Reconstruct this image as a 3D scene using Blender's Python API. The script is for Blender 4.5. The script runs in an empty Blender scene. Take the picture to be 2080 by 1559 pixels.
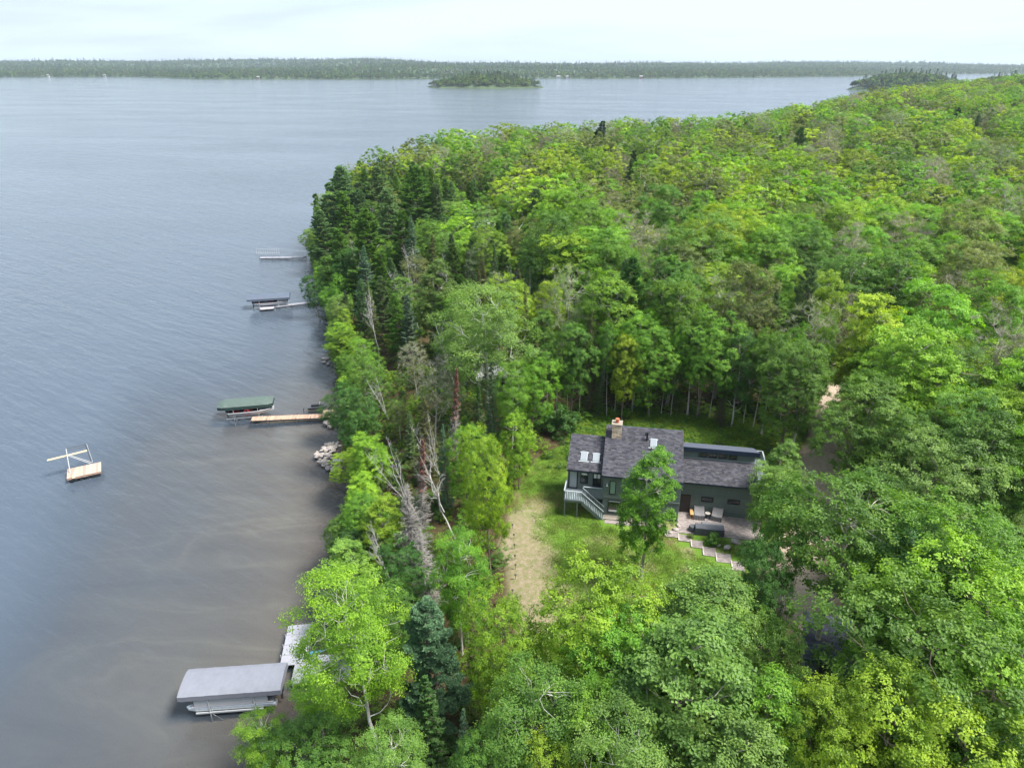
import bpy, bmesh, math, random
import numpy as np
from mathutils import Vector, Matrix

random.seed(7)
RNG = np.random.default_rng(11)
PI = math.pi
SC = bpy.context.scene
COL = SC.collection
R_ = math.radians

# ------------------------------------------------------------------ camera
F_PX = 1444.0; CX = 1040.0; CY = 779.5
PITCH = math.atan((CY-128.0)/F_PX); CAM_H = 45.0
cam_d = bpy.data.cameras.new("camera")
cam = bpy.data.objects.new("camera", cam_d); COL.objects.link(cam)
cam.location = (0, 0, CAM_H); cam.rotation_euler = (PI/2-PITCH, 0, 0)
cam_d.sensor_width = 36.0; cam_d.lens = 36.0*F_PX/2080.0
cam_d.clip_start = 0.5; cam_d.clip_end = 30000
SC.camera = cam

# ------------------------------------------------------------------ sky, sun, exposure
SUN_EL, SUN_AZ = R_(60), R_(104)          # azimuth clockwise from +Y (ahead)
w = bpy.data.worlds.new("World"); SC.world = w; w.use_nodes = True
nt = w.node_tree; nt.nodes.clear()
wo = nt.nodes.new('ShaderNodeOutputWorld'); bg = nt.nodes.new('ShaderNodeBackground')
sky = nt.nodes.new('ShaderNodeTexSky'); sky.sky_type = 'NISHITA'; sky.sun_disc = False
sky.sun_elevation = SUN_EL; sky.sun_rotation = SUN_AZ
sky.air_density = 1.0; sky.dust_density = 1.2; sky.ozone_density = 1.6
tc = nt.nodes.new('ShaderNodeTexCoord'); mp = nt.nodes.new('ShaderNodeMapping')
mp.inputs['Scale'].default_value = (1.1, 1.1, 9.0); mp.inputs['Rotation'].default_value = (0.0, 0.10, 0.35)
nz = nt.nodes.new('ShaderNodeTexNoise'); nz.inputs['Scale'].default_value = 1.3; nz.inputs['Detail'].default_value = 7; nz.inputs['Roughness'].default_value = 0.52
nz.inputs['Distortion'].default_value = 0.4
cr = nt.nodes.new('ShaderNodeValToRGB'); cr.color_ramp.elements[0].position = 0.40; cr.color_ramp.elements[1].position = 0.58
cr.color_ramp.elements[0].color = (0.55,)*3+(1,); cr.color_ramp.elements[1].color = (0.92,)*3+(1,)
mx = nt.nodes.new('ShaderNodeMixRGB'); mx.inputs['Color2'].default_value = (7.4, 8.75, 10.2, 1)
nt.links.new(tc.outputs['Generated'], mp.inputs['Vector']); nt.links.new(mp.outputs[0], nz.inputs['Vector'])
nt.links.new(nz.outputs['Fac'], cr.inputs['Fac']); nt.links.new(cr.outputs[0], mx.inputs['Fac'])
nt.links.new(sky.outputs[0], mx.inputs['Color1']); nt.links.new(mx.outputs[0], bg.inputs['Color'])
bg.inputs['Strength'].default_value = 0.068
nt.links.new(bg.outputs[0], wo.inputs['Surface'])

sd_ = bpy.data.lights.new("sun", 'SUN'); sun = bpy.data.objects.new("sun", sd_); COL.objects.link(sun)
sd_.energy = 5.0; sd_.angle = R_(18.0); sd_.color = (1.0, 0.965, 0.90)
sun.rotation_euler = (PI/2-SUN_EL, 0, PI-SUN_AZ)     # light comes from azimuth SUN_AZ
SC.view_settings.view_transform = 'Standard'; SC.view_settings.look = 'None'
SC.view_settings.exposure = 0.96; SC.view_settings.gamma = 1.0
SC.cycles.max_bounces = 7; SC.cycles.diffuse_bounces = 3; SC.cycles.glossy_bounces = 3
SC.cycles.transmission_bounces = 5; SC.cycles.transparent_max_bounces = 10; SC.cycles.volume_bounces = 0
SC.cycles.use_denoising = True; SC.cycles.sample_clamp_indirect = 6.0
SC.cycles.caustics_reflective = False; SC.cycles.caustics_refractive = False

# ------------------------------------------------------------------ projection helpers (find real places from the photograph)
_f = np.array([0, math.cos(PITCH), -math.sin(PITCH)]); _u = np.array([0, math.sin(PITCH), math.cos(PITCH)])
def ray(px, py):
    return np.array([1., 0, 0])*((px-CX)/F_PX)+_u*(-(py-CY)/F_PX)+_f
def at(px, py, z=0.0):
    r = ray(px, py); t = (z-CAM_H)/r[2]; p = r*t; return np.array([p[0], p[1], z])
def proj(x, y, z):
    v = np.array([x, y, z-CAM_H]); d = v@_f
    return CX+F_PX*v[0]/d, CY-F_PX*(v@_u)/d, d
def onplane(px, py, p0, n):
    r = ray(px, py); o = np.array([0, 0, CAM_H]); t = ((np.array(p0)-o)@n)/(r@n); return o+r*t

# ------------------------------------------------------------------ value noise
def _hash(ix, iy, s):
    h = (ix.astype(np.int64)*374761393+iy.astype(np.int64)*668265263+s*974711) & 0x7fffffff
    h = ((h ^ (h >> 13))*1274126177) & 0x7fffffff
    return (h ^ (h >> 16)) % 65536/65535.0
def vnoise(x, y, s=0):
    x = np.asarray(x, float); y = np.asarray(y, float)
    ix = np.floor(x); iy = np.floor(y); fx = x-ix; fy = y-iy
    fx = fx*fx*(3-2*fx); fy = fy*fy*(3-2*fy)
    a = _hash(ix, iy, s); b = _hash(ix+1, iy, s); c = _hash(ix, iy+1, s); d = _hash(ix+1, iy+1, s)
    return (a*(1-fx)+b*fx)*(1-fy)+(c*(1-fx)+d*fx)*fy
def fbm(x, y, s=0, o=4):
    t = 0; a = .5
    for i in range(o):
        t = t+a*vnoise(x*2**i, y*2**i, s+i*17); a *= .5
    return t/(1-.5**o)
def smooth(a, b, x):
    t = np.clip((np.asarray(x, float)-a)/(b-a), 0, 1); return t*t*(3-2*t)

# ------------------------------------------------------------------ mesh helpers
class Geo:
    """collects quads / triangles; per-face material index and a per-face random 'var'"""
    def __init__(s): s.v = []; s.f4 = []; s.f3 = []; s.m4 = []; s.m3 = []; s.a4 = []; s.a3 = []; s.n = 0
    def add(s, v, q=None, t=None, mi=0, var=0.5):
        v = np.asarray(v, float).reshape(-1, 3)
        if q is not None and len(q):
            q = np.asarray(q, int).reshape(-1, 4); s.f4.append(q+s.n); s.m4.append(np.full(len(q), mi)); s.a4.append(np.broadcast_to(np.asarray(var, float), (len(q),)))
        if t is not None and len(t):
            t = np.asarray(t, int).reshape(-1, 3); s.f3.append(t+s.n); s.m3.append(np.full(len(t), mi)); s.a3.append(np.broadcast_to(np.asarray(var, float), (len(t),)))
        s.v.append(v); s.n += len(v)
    def box(s, x0, x1, y0, y1, z0, z1, M=None, mi=0, var=.5):
        v = np.array([[x, y, z] for z in (z0, z1) for y in (y0, y1) for x in (x0, x1)], float)
        if M is not None: v = v@np.array(M)[:3, :3].T+np.array(M)[:3, 3]
        s.add(v, [[0, 2, 3, 1], [4, 5, 7, 6], [0, 1, 5, 4], [2, 6, 7, 3], [0, 4, 6, 2], [1, 3, 7, 5]], mi=mi, var=var)
    def hexa(s, v8, mi=0, var=.5):   # 8 corners: bottom 4 (ccw), top 4
        s.add(v8, [[3, 2, 1, 0], [4, 5, 6, 7], [0, 1, 5, 4], [1, 2, 6, 5], [2, 3, 7, 6], [3, 0, 4, 7]], mi=mi, var=var)
    def tube(s, pts, rad, k=6, mi=0, cap=True, var=.5):
        pts = np.asarray(pts, float); n = len(pts); rad = np.broadcast_to(np.asarray(rad, float), (n,))
        tg = np.gradient(pts, axis=0); tg /= np.linalg.norm(tg, axis=1)[:, None]+1e-9
        ref = np.array([0, 0, 1.]) if abs(tg[0][2]) < .9 else np.array([1., 0, 0])
        a = np.cross(tg, ref); a /= np.linalg.norm(a, axis=1)[:, None]+1e-9; b = np.cross(tg, a)
        th = np.arange(k)*2*PI/k
        ring = pts[:, None, :]+rad[:, None, None]*(np.cos(th)[None, :, None]*a[:, None, :]+np.sin(th)[None, :, None]*b[:, None, :])
        i = np.arange(n-1)[:, None]*k; j = np.arange(k)[None, :]; j2 = (j+1) % k
        q = np.stack([i+j, i+j2, i+k+j2, i+k+j], -1).reshape(-1, 4)
        s.add(ring.reshape(-1, 3), q, mi=mi, var=var)
        if cap:
            v = ring.reshape(-1, 3)
            for r0, c, fl in ((0, pts[0], 1), ((n-1)*k, pts[-1], 0)):
                vv = np.vstack([v[r0:r0+k], c]); t = [[j, (j+1) % k, k] if not fl else [(j+1) % k, j, k] for j in range(k)]
                s.add(vv, t=t, mi=mi, var=var)
    def mesh(s, name, mats, smooth_=False):
        me = bpy.data.meshes.new(name)
        V = np.concatenate(s.v) if s.v else np.zeros((0, 3))
        f4 = np.concatenate(s.f4) if s.f4 else np.zeros((0, 4), int); f3 = np.concatenate(s.f3) if s.f3 else np.zeros((0, 3), int)
        m = np.concatenate(s.m4+s.m3) if (s.m4 or s.m3) else np.zeros(0, int)
        a = np.concatenate(s.a4+s.a3) if (s.a4 or s.a3) else np.zeros(0)
        me.vertices.add(len(V)); me.vertices.foreach_set('co', V.astype(np.float32).ravel())
        L = np.concatenate([f4.ravel(), f3.ravel()]).astype(np.int32)
        me.loops.add(len(L)); me.loops.foreach_set('vertex_index', L)
        nf = len(f4)+len(f3); me.polygons.add(nf)
        st = np.concatenate([np.arange(len(f4))*4, len(f4)*4+np.arange(len(f3))*3]).astype(np.int32)
        me.polygons.foreach_set('loop_start', st)
        me.polygons.foreach_set('material_index', m.astype(np.int32))
        if smooth_: me.polygons.foreach_set('use_smooth', np.ones(nf, bool))
        else: me.polygons.foreach_set('use_smooth', np.zeros(nf, bool))
        at_ = me.attributes.new('var', 'FLOAT', 'FACE'); at_.data.foreach_set('value', a.astype(np.float32))
        for mm in (mats if isinstance(mats, (list, tuple)) else [mats]): me.materials.append(mm)
        me.update(calc_edges=True); me.validate()
        return me
def link(name, data, parent=None, loc=None, rz=None, kind=None):
    o = bpy.data.objects.new(name, data); COL.objects.link(o)
    if parent is not None: o.parent = parent
    if loc is not None: o.location = tuple(loc)
    if rz is not None: o.rotation_euler = (0, 0, rz)
    if kind: o['kind'] = kind
    return o
def build(g, name, mats, parent=None, loc=None, rz=None, kind=None, smooth_=False):
    return link(name, g.mesh(name, mats, smooth_), parent, loc, rz, kind)
def thing(name, label, cat, loc=(0, 0, 0), rz=0.0, group=None):
    o = link(name, None, None, loc, rz); o.empty_display_size = .3
    o['label'] = label; o['category'] = cat
    if group: o['group'] = group
    return o
def tag(o, label, cat, group=None):
    o['label'] = label; o['category'] = cat
    if group: o['group'] = group
    return o
def bevel(o, w_=.02, seg=2):
    m = o.modifiers.new('bevel', 'BEVEL'); m.width = w_; m.segments = seg; m.limit_method = 'ANGLE'; return o

# ------------------------------------------------------------------ materials
def new_mat(name):
    m = bpy.data.materials.new(name); m.use_nodes = True; n = m.node_tree; n.nodes.clear()
    return m, n, n.nodes.new('ShaderNodeOutputMaterial')
def N(n, t, **kw):
    x = n.nodes.new(t)
    for k, v in kw.items():
        if k in x.inputs: x.inputs[k].default_value = v
        else: setattr(x, k, v)
    return x
def simple(name, col, rough=.7, metal=0.0, noise=0.15, scale=6.0, var=0.0, spec=.4, bump=0.0, col2=None):
    m, n, out = new_mat(name); L = n.links.new
    p = N(n, 'ShaderNodeBsdfPrincipled', Roughness=rough, Metallic=metal)
    p.inputs['Specular IOR Level'].default_value = spec
    tc = N(n, 'ShaderNodeTexCoord'); z = N(n, 'ShaderNodeTexNoise', Scale=scale, Detail=5.0, Roughness=.6); L(tc.outputs['Object'], z.inputs['Vector'])
    mr = N(n, 'ShaderNodeMapRange'); mr.inputs[3].default_value = 1-noise; mr.inputs[4].default_value = 1+noise; L(z.outputs['Fac'], mr.inputs[0])
    mr.inputs[1].default_value = .3; mr.inputs[2].default_value = .7
    vv = mr.outputs[0]
    base = None
    if var > 0:
        a = N(n, 'ShaderNodeAttribute', attribute_name='var')
        m2 = N(n, 'ShaderNodeMapRange'); m2.inputs[3].default_value = 1-var; m2.inputs[4].default_value = 1+var; L(a.outputs['Fac'], m2.inputs[0])
        mm = N(n, 'ShaderNodeMath', operation='MULTIPLY'); L(vv, mm.inputs[0]); L(m2.outputs[0], mm.inputs[1]); vv = mm.outputs[0]
        if col2 is not None:
            mc = N(n, 'ShaderNodeMixRGB'); mc.inputs['Color1'].default_value = (*col, 1); mc.inputs['Color2'].default_value = (*col2, 1)
            sn = N(n, 'ShaderNodeMath', operation='MULTIPLY'); sn.inputs[1].default_value = 7.31; L(a.outputs['Fac'], sn.inputs[0])
            fr = N(n, 'ShaderNodeMath', operation='FRACT'); L(sn.outputs[0], fr.inputs[0]); L(fr.outputs[0], mc.inputs['Fac']); base = mc.outputs[0]
    hs = N(n, 'ShaderNodeHueSaturation'); hs.inputs['Color'].default_value = (*col, 1); L(vv, hs.inputs['Value'])
    if base is not None: L(base, hs.inputs['Color'])
    L(hs.outputs[0], p.inputs['Base Color'])
    if bump > 0:
        b = N(n, 'ShaderNodeBump', Strength=bump, Distance=.05); L(z.outputs['Fac'], b.inputs['Height']); L(b.outputs[0], p.inputs['Normal'])
    L(p.outputs[0], out.inputs['Surface']); return m

def leaf_mat(name, trans=.38, rough=.5, hue_j=.018, val_j=.52, fixed=None, yel=1.0):
    """colour comes from the object's own colour (or the instance's tint); per-spray random variation"""
    m, n, out = new_mat(name); L = n.links.new
    if fixed is None:
        oi = N(n, 'ShaderNodeObjectInfo'); ia = N(n, 'ShaderNodeAttribute', attribute_name='tint'); ia.attribute_type = 'INSTANCER'
        ad = N(n, 'ShaderNodeMixRGB', blend_type='ADD'); ad.inputs['Fac'].default_value = 1
        L(oi.outputs['Color'], ad.inputs['Color1']); L(ia.outputs['Color'], ad.inputs['Color2']); base = ad.outputs[0]
    else:
        c = N(n, 'ShaderNodeRGB'); c.outputs[0].default_value = (*fixed, 1); base = c.outputs[0]
    a = N(n, 'ShaderNodeAttribute', attribute_name='var')
    v = N(n, 'ShaderNodeMapRange'); v.inputs[3].default_value = 1-val_j; v.inputs[4].default_value = 1+val_j; L(a.outputs['Fac'], v.inputs[0])
    h = N(n, 'ShaderNodeMapRange'); h.inputs[3].default_value = .5+hue_j; h.inputs[4].default_value = .5-hue_j; L(a.outputs['Fac'], h.inputs[0])
    hs = N(n, 'ShaderNodeHueSaturation'); L(base, hs.inputs['Color']); L(v.outputs[0], hs.inputs['Value']); L(h.outputs[0], hs.inputs['Hue'])
    d = N(n, 'ShaderNodeBsdfPrincipled', Roughness=rough); d.inputs['Specular IOR Level'].default_value = .35; L(hs.outputs[0], d.inputs['Base Color'])
    hy = N(n, 'ShaderNodeHueSaturation', Saturation=1.1); hy.inputs['Hue'].default_value = .5; hy.inputs['Value'].default_value = 1.6*yel; L(hs.outputs[0], hy.inputs['Color'])
    t = N(n, 'ShaderNodeBsdfTranslucent'); L(hy.outputs[0], t.inputs['Color'])
    mx = N(n, 'ShaderNodeMixShader'); mx.inputs[0].default_value = trans; L(d.outputs[0], mx.inputs[1]); L(t.outputs[0], mx.inputs[2])
    L(mx.outputs[0], out.inputs['Surface']); return m

M_LEAF = leaf_mat('leaf'); M_NEEDLE = leaf_mat('needles', trans=.25, rough=.6, hue_j=.02, val_j=.4)
M_BARK = simple('bark', (.17, .135, .105), .9, noise=.4, scale=3, bump=.5)
M_BIRCH = simple('birch_bark', (.52, .50, .46), .7, noise=.35, scale=2.2, bump=.2)
M_DEADW = simple('dead_wood', (.34, .315, .29), .8, noise=.3, scale=3)
M_SNAG = simple('weathered_birch', (.34, .325, .31), .8, noise=.4, scale=2)
M_GREYB = simple('grey_bark', (.38, .34, .30), .9, noise=.35, scale=3)

# ------------------------------------------------------------------ terrain
SHORE = [(-4, -120), (-9, -40), (-12.5, 0), (-14, 20), (-14.6, 32), (-14.2, 40), (-14.5, 48), (-16.2, 60), (-18.5, 70), (-21.2, 76), (-22.5, 82),
         (-24.3, 90), (-27.6, 103), (-31.5, 119), (-38.5, 141), (-45, 160), (-51, 178), (-54, 192), (-50, 210), (-43, 232), (-36, 262), (-22, 294), (0, 312),
         (35, 326), (66, 340), (104, 368), (130, 410), (170, 480), (230, 560), (300, 640), (400, 740), (520, 840), (700, 980), (1000, 1150), (1400, 1250),
         (1400, -120)]
SH = np.array(SHORE, float)
def shore_sd(x, y):
    """signed distance to the shoreline: positive inland, negative over the lake"""
    x = np.asarray(x, float); y = np.asarray(y, float); sh = x.shape; x = x.ravel(); y = y.ravel()
    best = np.full(x.shape, 1e9); inside = np.zeros(x.shape, bool)
    for i in range(len(SH)):
        ax, ay = SH[i]; bx, by = SH[(i+1) % len(SH)]
        dx, dy = bx-ax, by-ay; t = np.clip(((x-ax)*dx+(y-ay)*dy)/(dx*dx+dy*dy), 0, 1)
        best = np.minimum(best, np.hypot(x-ax-t*dx, y-ay-t*dy))
        c = (ay > y) != (by > y)
        with np.errstate(divide='ignore', invalid='ignore'):
            xi = ax+(y-ay)*dx/(dy if dy != 0 else 1e-9)
        inside ^= c & (x < xi)
    return np.where(inside, best, -best).reshape(sh)
def in_poly(P, x, y):
    x = np.asarray(x, float); y = np.asarray(y, float); ins = np.zeros(x.shape, bool)
    for i in range(len(P)):
        ax, ay = P[i][:2]; bx, by = P[(i+1) % len(P)][:2]
        c = (ay > y) != (by > y); xi = ax+(y-ay)*(bx-ax)/((by-ay) if by != ay else 1e-9); ins ^= c & (x < xi)
    return ins
def seg_dist(P, x, y):
    best = np.full(np.shape(x), 1e9)
    for i in range(len(P)-1):
        ax, ay = P[i][:2]; bx, by = P[i+1][:2]; dx, dy = bx-ax, by-ay
        t = np.clip(((x-ax)*dx+(y-ay)*dy)/(dx*dx+dy*dy), 0, 1); best = np.minimum(best, np.hypot(x-ax-t*dx, y-ay-t*dy))
    return best
G0 = 5.0
def ground_z(x, y, sd=None):
    x = np.asarray(x, float); y = np.asarray(y, float)
    if sd is None: sd = shore_sd(x, y)
    wob = (fbm(x*.12, y*.12, 5)-.5)
    bank = 3.4*smooth(-.3, 7.5, sd+wob*1.5)+1.6*smooth(6, 17, sd)
    hill = 9.0*smooth(170, 430, y+.35*x)*smooth(10, 70, sd)+8*smooth(420, 900, y)*smooth(20, 120, sd)
    rough = wob*1.1*smooth(2, 12, sd)*(1-.95*smooth(30, 8, np.hypot(x-14, y-55)))
    bump = (fbm(x*.02, y*.02, 9)-.5)*5*smooth(90, 220, y)*smooth(20, 60, sd)
    under = -np.minimum(-sd, 0) * 0
    stp = 1+2.6*smooth(78, 135, y)
    depth = -.32*smooth(0, 1.2, -sd)*stp-.036*stp*np.maximum(-sd-.8, 0)-.06*np.maximum(-sd-26, 0)
    depth = np.maximum(depth+.35*(fbm(x*.11, y*.11, 23)-.5)*smooth(3, 14, -sd), -9)
    depth = np.where(sd < 0, np.minimum(depth, -.02), 0)
    return np.where(sd > 0, bank+hill+rough+bump, depth)

# clearing round the house, and the earth drive
P5 = lambda L: [tuple(at(a, b, G0)[:2]) for a, b in L]
LAWN = P5([(1052, 1275), (1035, 1200), (1018, 1130), (1022, 1085), (1040, 1030), (1062, 965), (1100, 925), (1142, 903), (1160, 878), (1225, 858), (1400, 850), (1560, 868), (1640, 885),
           (1700, 900), (1720, 985), (1660, 1060), (1590, 1110), (1545, 1165), (1505, 1230), (1440, 1300), (1330, 1340), (1200, 1350), (1105, 1340)])
DRIVE = P5([(1700, 1290), (1600, 1185), (1640, 1080), (1668, 985), (1675, 930), (1690, 880), (1706, 810), (1716, 790)])
BARE = P5([(1050, 1255), (1052, 1190), (1045, 1130), (1062, 1060)])

xs = np.unique(np.round(np.concatenate([np.arange(-160, -36, 4), np.arange(-36, 60, .75), np.arange(60, 160, 4), np.geomspace(160, 1600, 34), -np.geomspace(160, 6000, 30), np.linspace(1600, 6000, 12)]), 2))
ys = np.unique(np.round(np.concatenate([np.arange(-120, 16, 5), np.arange(16, 104, .75), np.arange(104, 240, 3), np.geomspace(240, 7000, 60)]), 2))
GX, GY = np.meshgrid(xs, ys); SDG = shore_sd(GX, GY); GZ = ground_z(GX, GY, SDG)
def grid_mesh(name, GX, GY, Z, mats, attrs, smooth_=True):
    ny, nx = GX.shape; v = np.stack([GX, GY, Z], -1).reshape(-1, 3)
    i = np.arange(ny-1)[:, None]*nx+np.arange(nx-1)[None, :]
    q = np.stack([i, i+1, i+nx+1, i+nx], -1).reshape(-1, 4)
    g = Geo(); g.add(v, q); me = g.mesh(name, mats, smooth_)
    for k, a in attrs.items():
        at_ = me.attributes.new(k, 'FLOAT', 'POINT'); at_.data.foreach_set('value', a.astype(np.float32).ravel())
    return me
lawn_d = in_poly(LAWN, GX, GY).astype(float)
drv = seg_dist(DRIVE, GX, GY)
_hu = (GX-16.57)*.984-(GY-58.26)*.178; _hv = (GX-16.57)*.178+(GY-58.26)*.984
a_lawn = lawn_d*(1-smooth(7.0, 9.5, _hv+(fbm(GX*.4, GY*.4, 61)-.5)*3)*smooth(-12, -9, _hu))
a_dirt = smooth(3.4, 1.6, drv+(fbm(GX*.3, GY*.3, 3)-.5)*2)
bare = 1.0*smooth(6.5, .8, seg_dist(BARE, GX, GY)+(fbm(GX*.35, GY*.35, 8)-.5)*6)

def mat_ground():
    m, n, out = new_mat('ground'); L = n.links.new
    geo = N(n, 'ShaderNodeNewGeometry')
    def noise(sc, det=6, ro=.6):
        z = N(n, 'ShaderNodeTexNoise', Scale=sc, Detail=float(det), Roughness=ro); L(geo.outputs['Position'], z.inputs['Vector']); return z.outputs['Fac']
    def ramp(fac, stops):
        r = N(n, 'ShaderNodeValToRGB'); e = r.color_ramp.elements
        e[0].position = stops[0][0]; e[0].color = (*stops[0][1], 1); e[1].position = stops[-1][0]; e[1].color = (*stops[-1][1], 1)
        for p_, c in stops[1:-1]:
            x = e.new(p_); x.color = (*c, 1)
        L(fac, r.inputs['Fac']); return r.outputs[0]
    def mix(f, a, b):
        x = N(n, 'ShaderNodeMixRGB'); L(f, x.inputs['Fac']); L(a, x.inputs['Color1']); L(b, x.inputs['Color2']); return x.outputs[0]
    def attr(k): return N(n, 'ShaderNodeAttribute', attribute_name=k).outputs['Fac']
    def mth(op, a, b):
        x = N(n, 'ShaderNodeMath', operation=op); 
        for i, v in enumerate((a, b)):
            if isinstance(v, (int, float)): x.inputs[i].default_value = v
            else: L(v, x.inputs[i])
        return x.outputs[0]
    n1 = noise(.35); n2 = noise(2.2, 8, .7); n3 = noise(9, 4, .7)
    floor = ramp(n2, [(.3, (.035, .022, .012)), (.5, (.075, .05, .028)), (.62, (.06, .085, .02)), (.75, (.11, .075, .04))])
    grass = ramp(n1, [(.3, (.075, .17, .018)), (.52, (.12, .21, .025)), (.72, (.22, .22, .08))])
    grass2 = ramp(n3, [(.3, (.06, .13, .012)), (.7, (.15, .25, .035))]); gmix = N(n, 'ShaderNodeMixRGB'); gmix.inputs['Fac'].default_value = .45; L(grass, gmix.inputs['Color1']); L(grass2, gmix.inputs['Color2'])
    soil = ramp(n2, [(.3, (.15, .11, .07)), (.55, (.25, .19, .135)), (.75, (.33, .265, .21))])
    bf = mth('MULTIPLY', attr('bare'), 1.0)
    bf2 = N(n, 'ShaderNodeMapRange'); L(mth('ADD', mth('MULTIPLY', attr('bare'), 1.0), mth('MULTIPLY', mth('SUBTRACT', mth('ADD', mth('MULTIPLY', n2, .6), mth('MULTIPLY', n3, .4)), .5), 2.6)), bf2.inputs[0]); bf2.inputs[1].default_value = .35; bf2.inputs[2].default_value = 1.05; bf2.inputs[4].default_value = .88
    # scattered worn patches
    wp = N(n, 'ShaderNodeMapRange'); L(mth('ADD', n1, mth('MULTIPLY', n3, .25)), wp.inputs[0]); wp.inputs[1].default_value = .66; wp.inputs[2].default_value = .8; wp.inputs[4].default_value = .6
    lawn = mix(mth('MAXIMUM', bf2.outputs[0], wp.outputs[0]), gmix.outputs[0], soil)
    c = mix(attr('lawn'), floor, lawn)
    drive = ramp(n2, [(.3, (.30, .23, .175)), (.7, (.48, .39, .31))])
    c = mix(attr('dirt'), c, drive)
    # lake bed: sand, silt and a few pale bars
    mpb = N(n, 'ShaderNodeMapping'); L(geo.outputs['Position'], mpb.inputs['Vector']); mpb.inputs['Rotation'].default_value = (0, 0, .9); mpb.inputs['Scale'].default_value = (.05, .16, .1)
    zb = N(n, 'ShaderNodeTexNoise', Scale=1.0, Detail=5.0, Roughness=.5, Distortion=1.2); L(mpb.outputs[0], zb.inputs['Vector'])
    sand = ramp(zb.outputs['Fac'], [(.30, (.20, .175, .15)), (.48, (.255, .23, .20)), (.56, (.28, .26, .225)), (.60, (.325, .305, .26)), (.66, (.28, .255, .22)), (.8, (.23, .205, .18))])
    wet = ramp(n2, [(.35, (.10, .07, .05)), (.7, (.22, .17, .13))])
    edge = N(n, 'ShaderNodeMapRange'); L(attr('sd'), edge.inputs[0]); edge.inputs[1].default_value = -7.; edge.inputs[2].default_value = -1.5
    bed = mix(edge.outputs[0], sand, wet)
    bk = N(n, 'ShaderNodeMapRange'); L(attr('sd'), bk.inputs[0]); bk.inputs[1].default_value = 1.2; bk.inputs[2].default_value = -.3
    c = mix(bk.outputs[0], c, bed)
    p = N(n, 'ShaderNodeBsdfPrincipled', Roughness=.95); p.inputs['Specular IOR Level'].default_value = .15
    L(c, p.inputs['Base Color'])
    b = N(n, 'ShaderNodeBump', Strength=.7, Distance=.12); L(n3, b.inputs['Height']); L(b.outputs[0], p.inputs['Normal'])
    L(p.outputs[0], out.inputs['Surface']); return m
link('ground', grid_mesh('ground', GX, GY, GZ, mat_ground(), dict(lawn=a_lawn, dirt=a_dirt, bare=bare, sd=SDG)), kind='structure')

def mat_water():
    m, n, out = new_mat('water'); L = n.links.new
    geo = N(n, 'ShaderNodeNewGeometry')
    def wav(rot, sx, sy, scale, det, dist=.3, ro=.55):
        m0 = N(n, 'ShaderNodeMapping'); m0.inputs['Rotation'].default_value = (0, 0, rot); L(geo.outputs['Position'], m0.inputs['Vector'])
        mp = N(n, 'ShaderNodeMapping'); mp.inputs['Scale'].default_value = (sx, sy, 1); L(m0.outputs[0], mp.inputs['Vector'])
        z = N(n, 'ShaderNodeTexNoise', Scale=scale, Detail=float(det), Roughness=ro, Distortion=dist); L(mp.outputs[0], z.inputs['Vector']); return z.outputs['Fac']
    w1 = wav(.62, .30, 1.25, .85, 4); w2 = wav(.45, .5, 1.3, 2.4, 4); w3 = wav(.66, .22, 1.0, .30, 2)
    gust = wav(.2, .35, 1.0, .02, 4)
    calm = N(n, 'ShaderNodeAttribute', attribute_name='calm')
    b0 = N(n, 'ShaderNodeBump', Distance=.55); L(calm.outputs['Fac'], b0.inputs['Strength']); L(w3, b0.inputs['Height'])
    b1 = N(n, 'ShaderNodeBump', Distance=.46); L(w1, b1.inputs['Height']); L(b0.outputs[0], b1.inputs['Normal'])
    b2 = N(n, 'ShaderNodeBump', Distance=.11); L(w2, b2.inputs['Height']); L(b1.outputs[0], b2.inputs['Normal'])
    gs = N(n, 'ShaderNodeMapRange'); L(gust, gs.inputs[0]); gs.inputs[1].default_value = .35; gs.inputs[2].default_value = .65; gs.inputs[3].default_value = .45; gs.inputs[4].default_value = 1.0
    gc = N(n, 'ShaderNodeMath', operation='MULTIPLY'); L(gs.outputs[0], gc.inputs[0]); L(calm.outputs['Fac'], gc.inputs[1]); L(gc.outputs[0], b2.inputs['Strength']); L(gc.outputs[0], b1.inputs['Strength'])
    fr = N(n, 'ShaderNodeFresnel', IOR=1.333); L(b2.outputs[0], fr.inputs['Normal'])
    gl = N(n, 'ShaderNodeBsdfGlossy', Roughness=.07); L(b2.outputs[0], gl.inputs['Normal']); gl.inputs['Color'].default_value = (1, 1, 1, 1)
    tr = N(n, 'ShaderNodeBsdfTransparent'); tr.inputs['Color'].default_value = (.72, .70, .65, 1)
    df = N(n, 'ShaderNodeBsdfDiffuse'); df.inputs['Color'].default_value = (.064, .084, .113, 1); df.inputs['Normal'].default_value = (0, 0, 1)
    at_ = N(n, 'ShaderNodeAttribute', attribute_name='murk')
    body = N(n, 'ShaderNodeMixShader'); L(at_.outputs['Fac'], body.inputs[0]); L(tr.outputs[0], body.inputs[1]); L(df.outputs[0], body.inputs[2])
    mx = N(n, 'ShaderNodeMixShader'); L(fr.outputs[0], mx.inputs[0]); L(body.outputs[0], mx.inputs[1]); L(gl.outputs[0], mx.inputs[2])
    L(mx.outputs[0], out.inputs['Surface']); return m
wxs = np.unique(np.round(np.concatenate([np.arange(-120, 10, 1.5), np.arange(10, 160, 25), np.geomspace(160, 9000, 26), -np.geomspace(120, 9000, 30)]), 2))
wys = np.unique(np.round(np.concatenate([np.arange(-120, 10, 10), np.arange(10, 230, 2), np.geomspace(230, 9000, 50)]), 2))
WX, WY = np.meshgrid(wxs, wys); WSD = shore_sd(WX, WY); WD = -ground_z(WX, WY, WSD)
murk = 1-np.exp(-np.maximum(WD-.15, 0)*.8)
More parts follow.
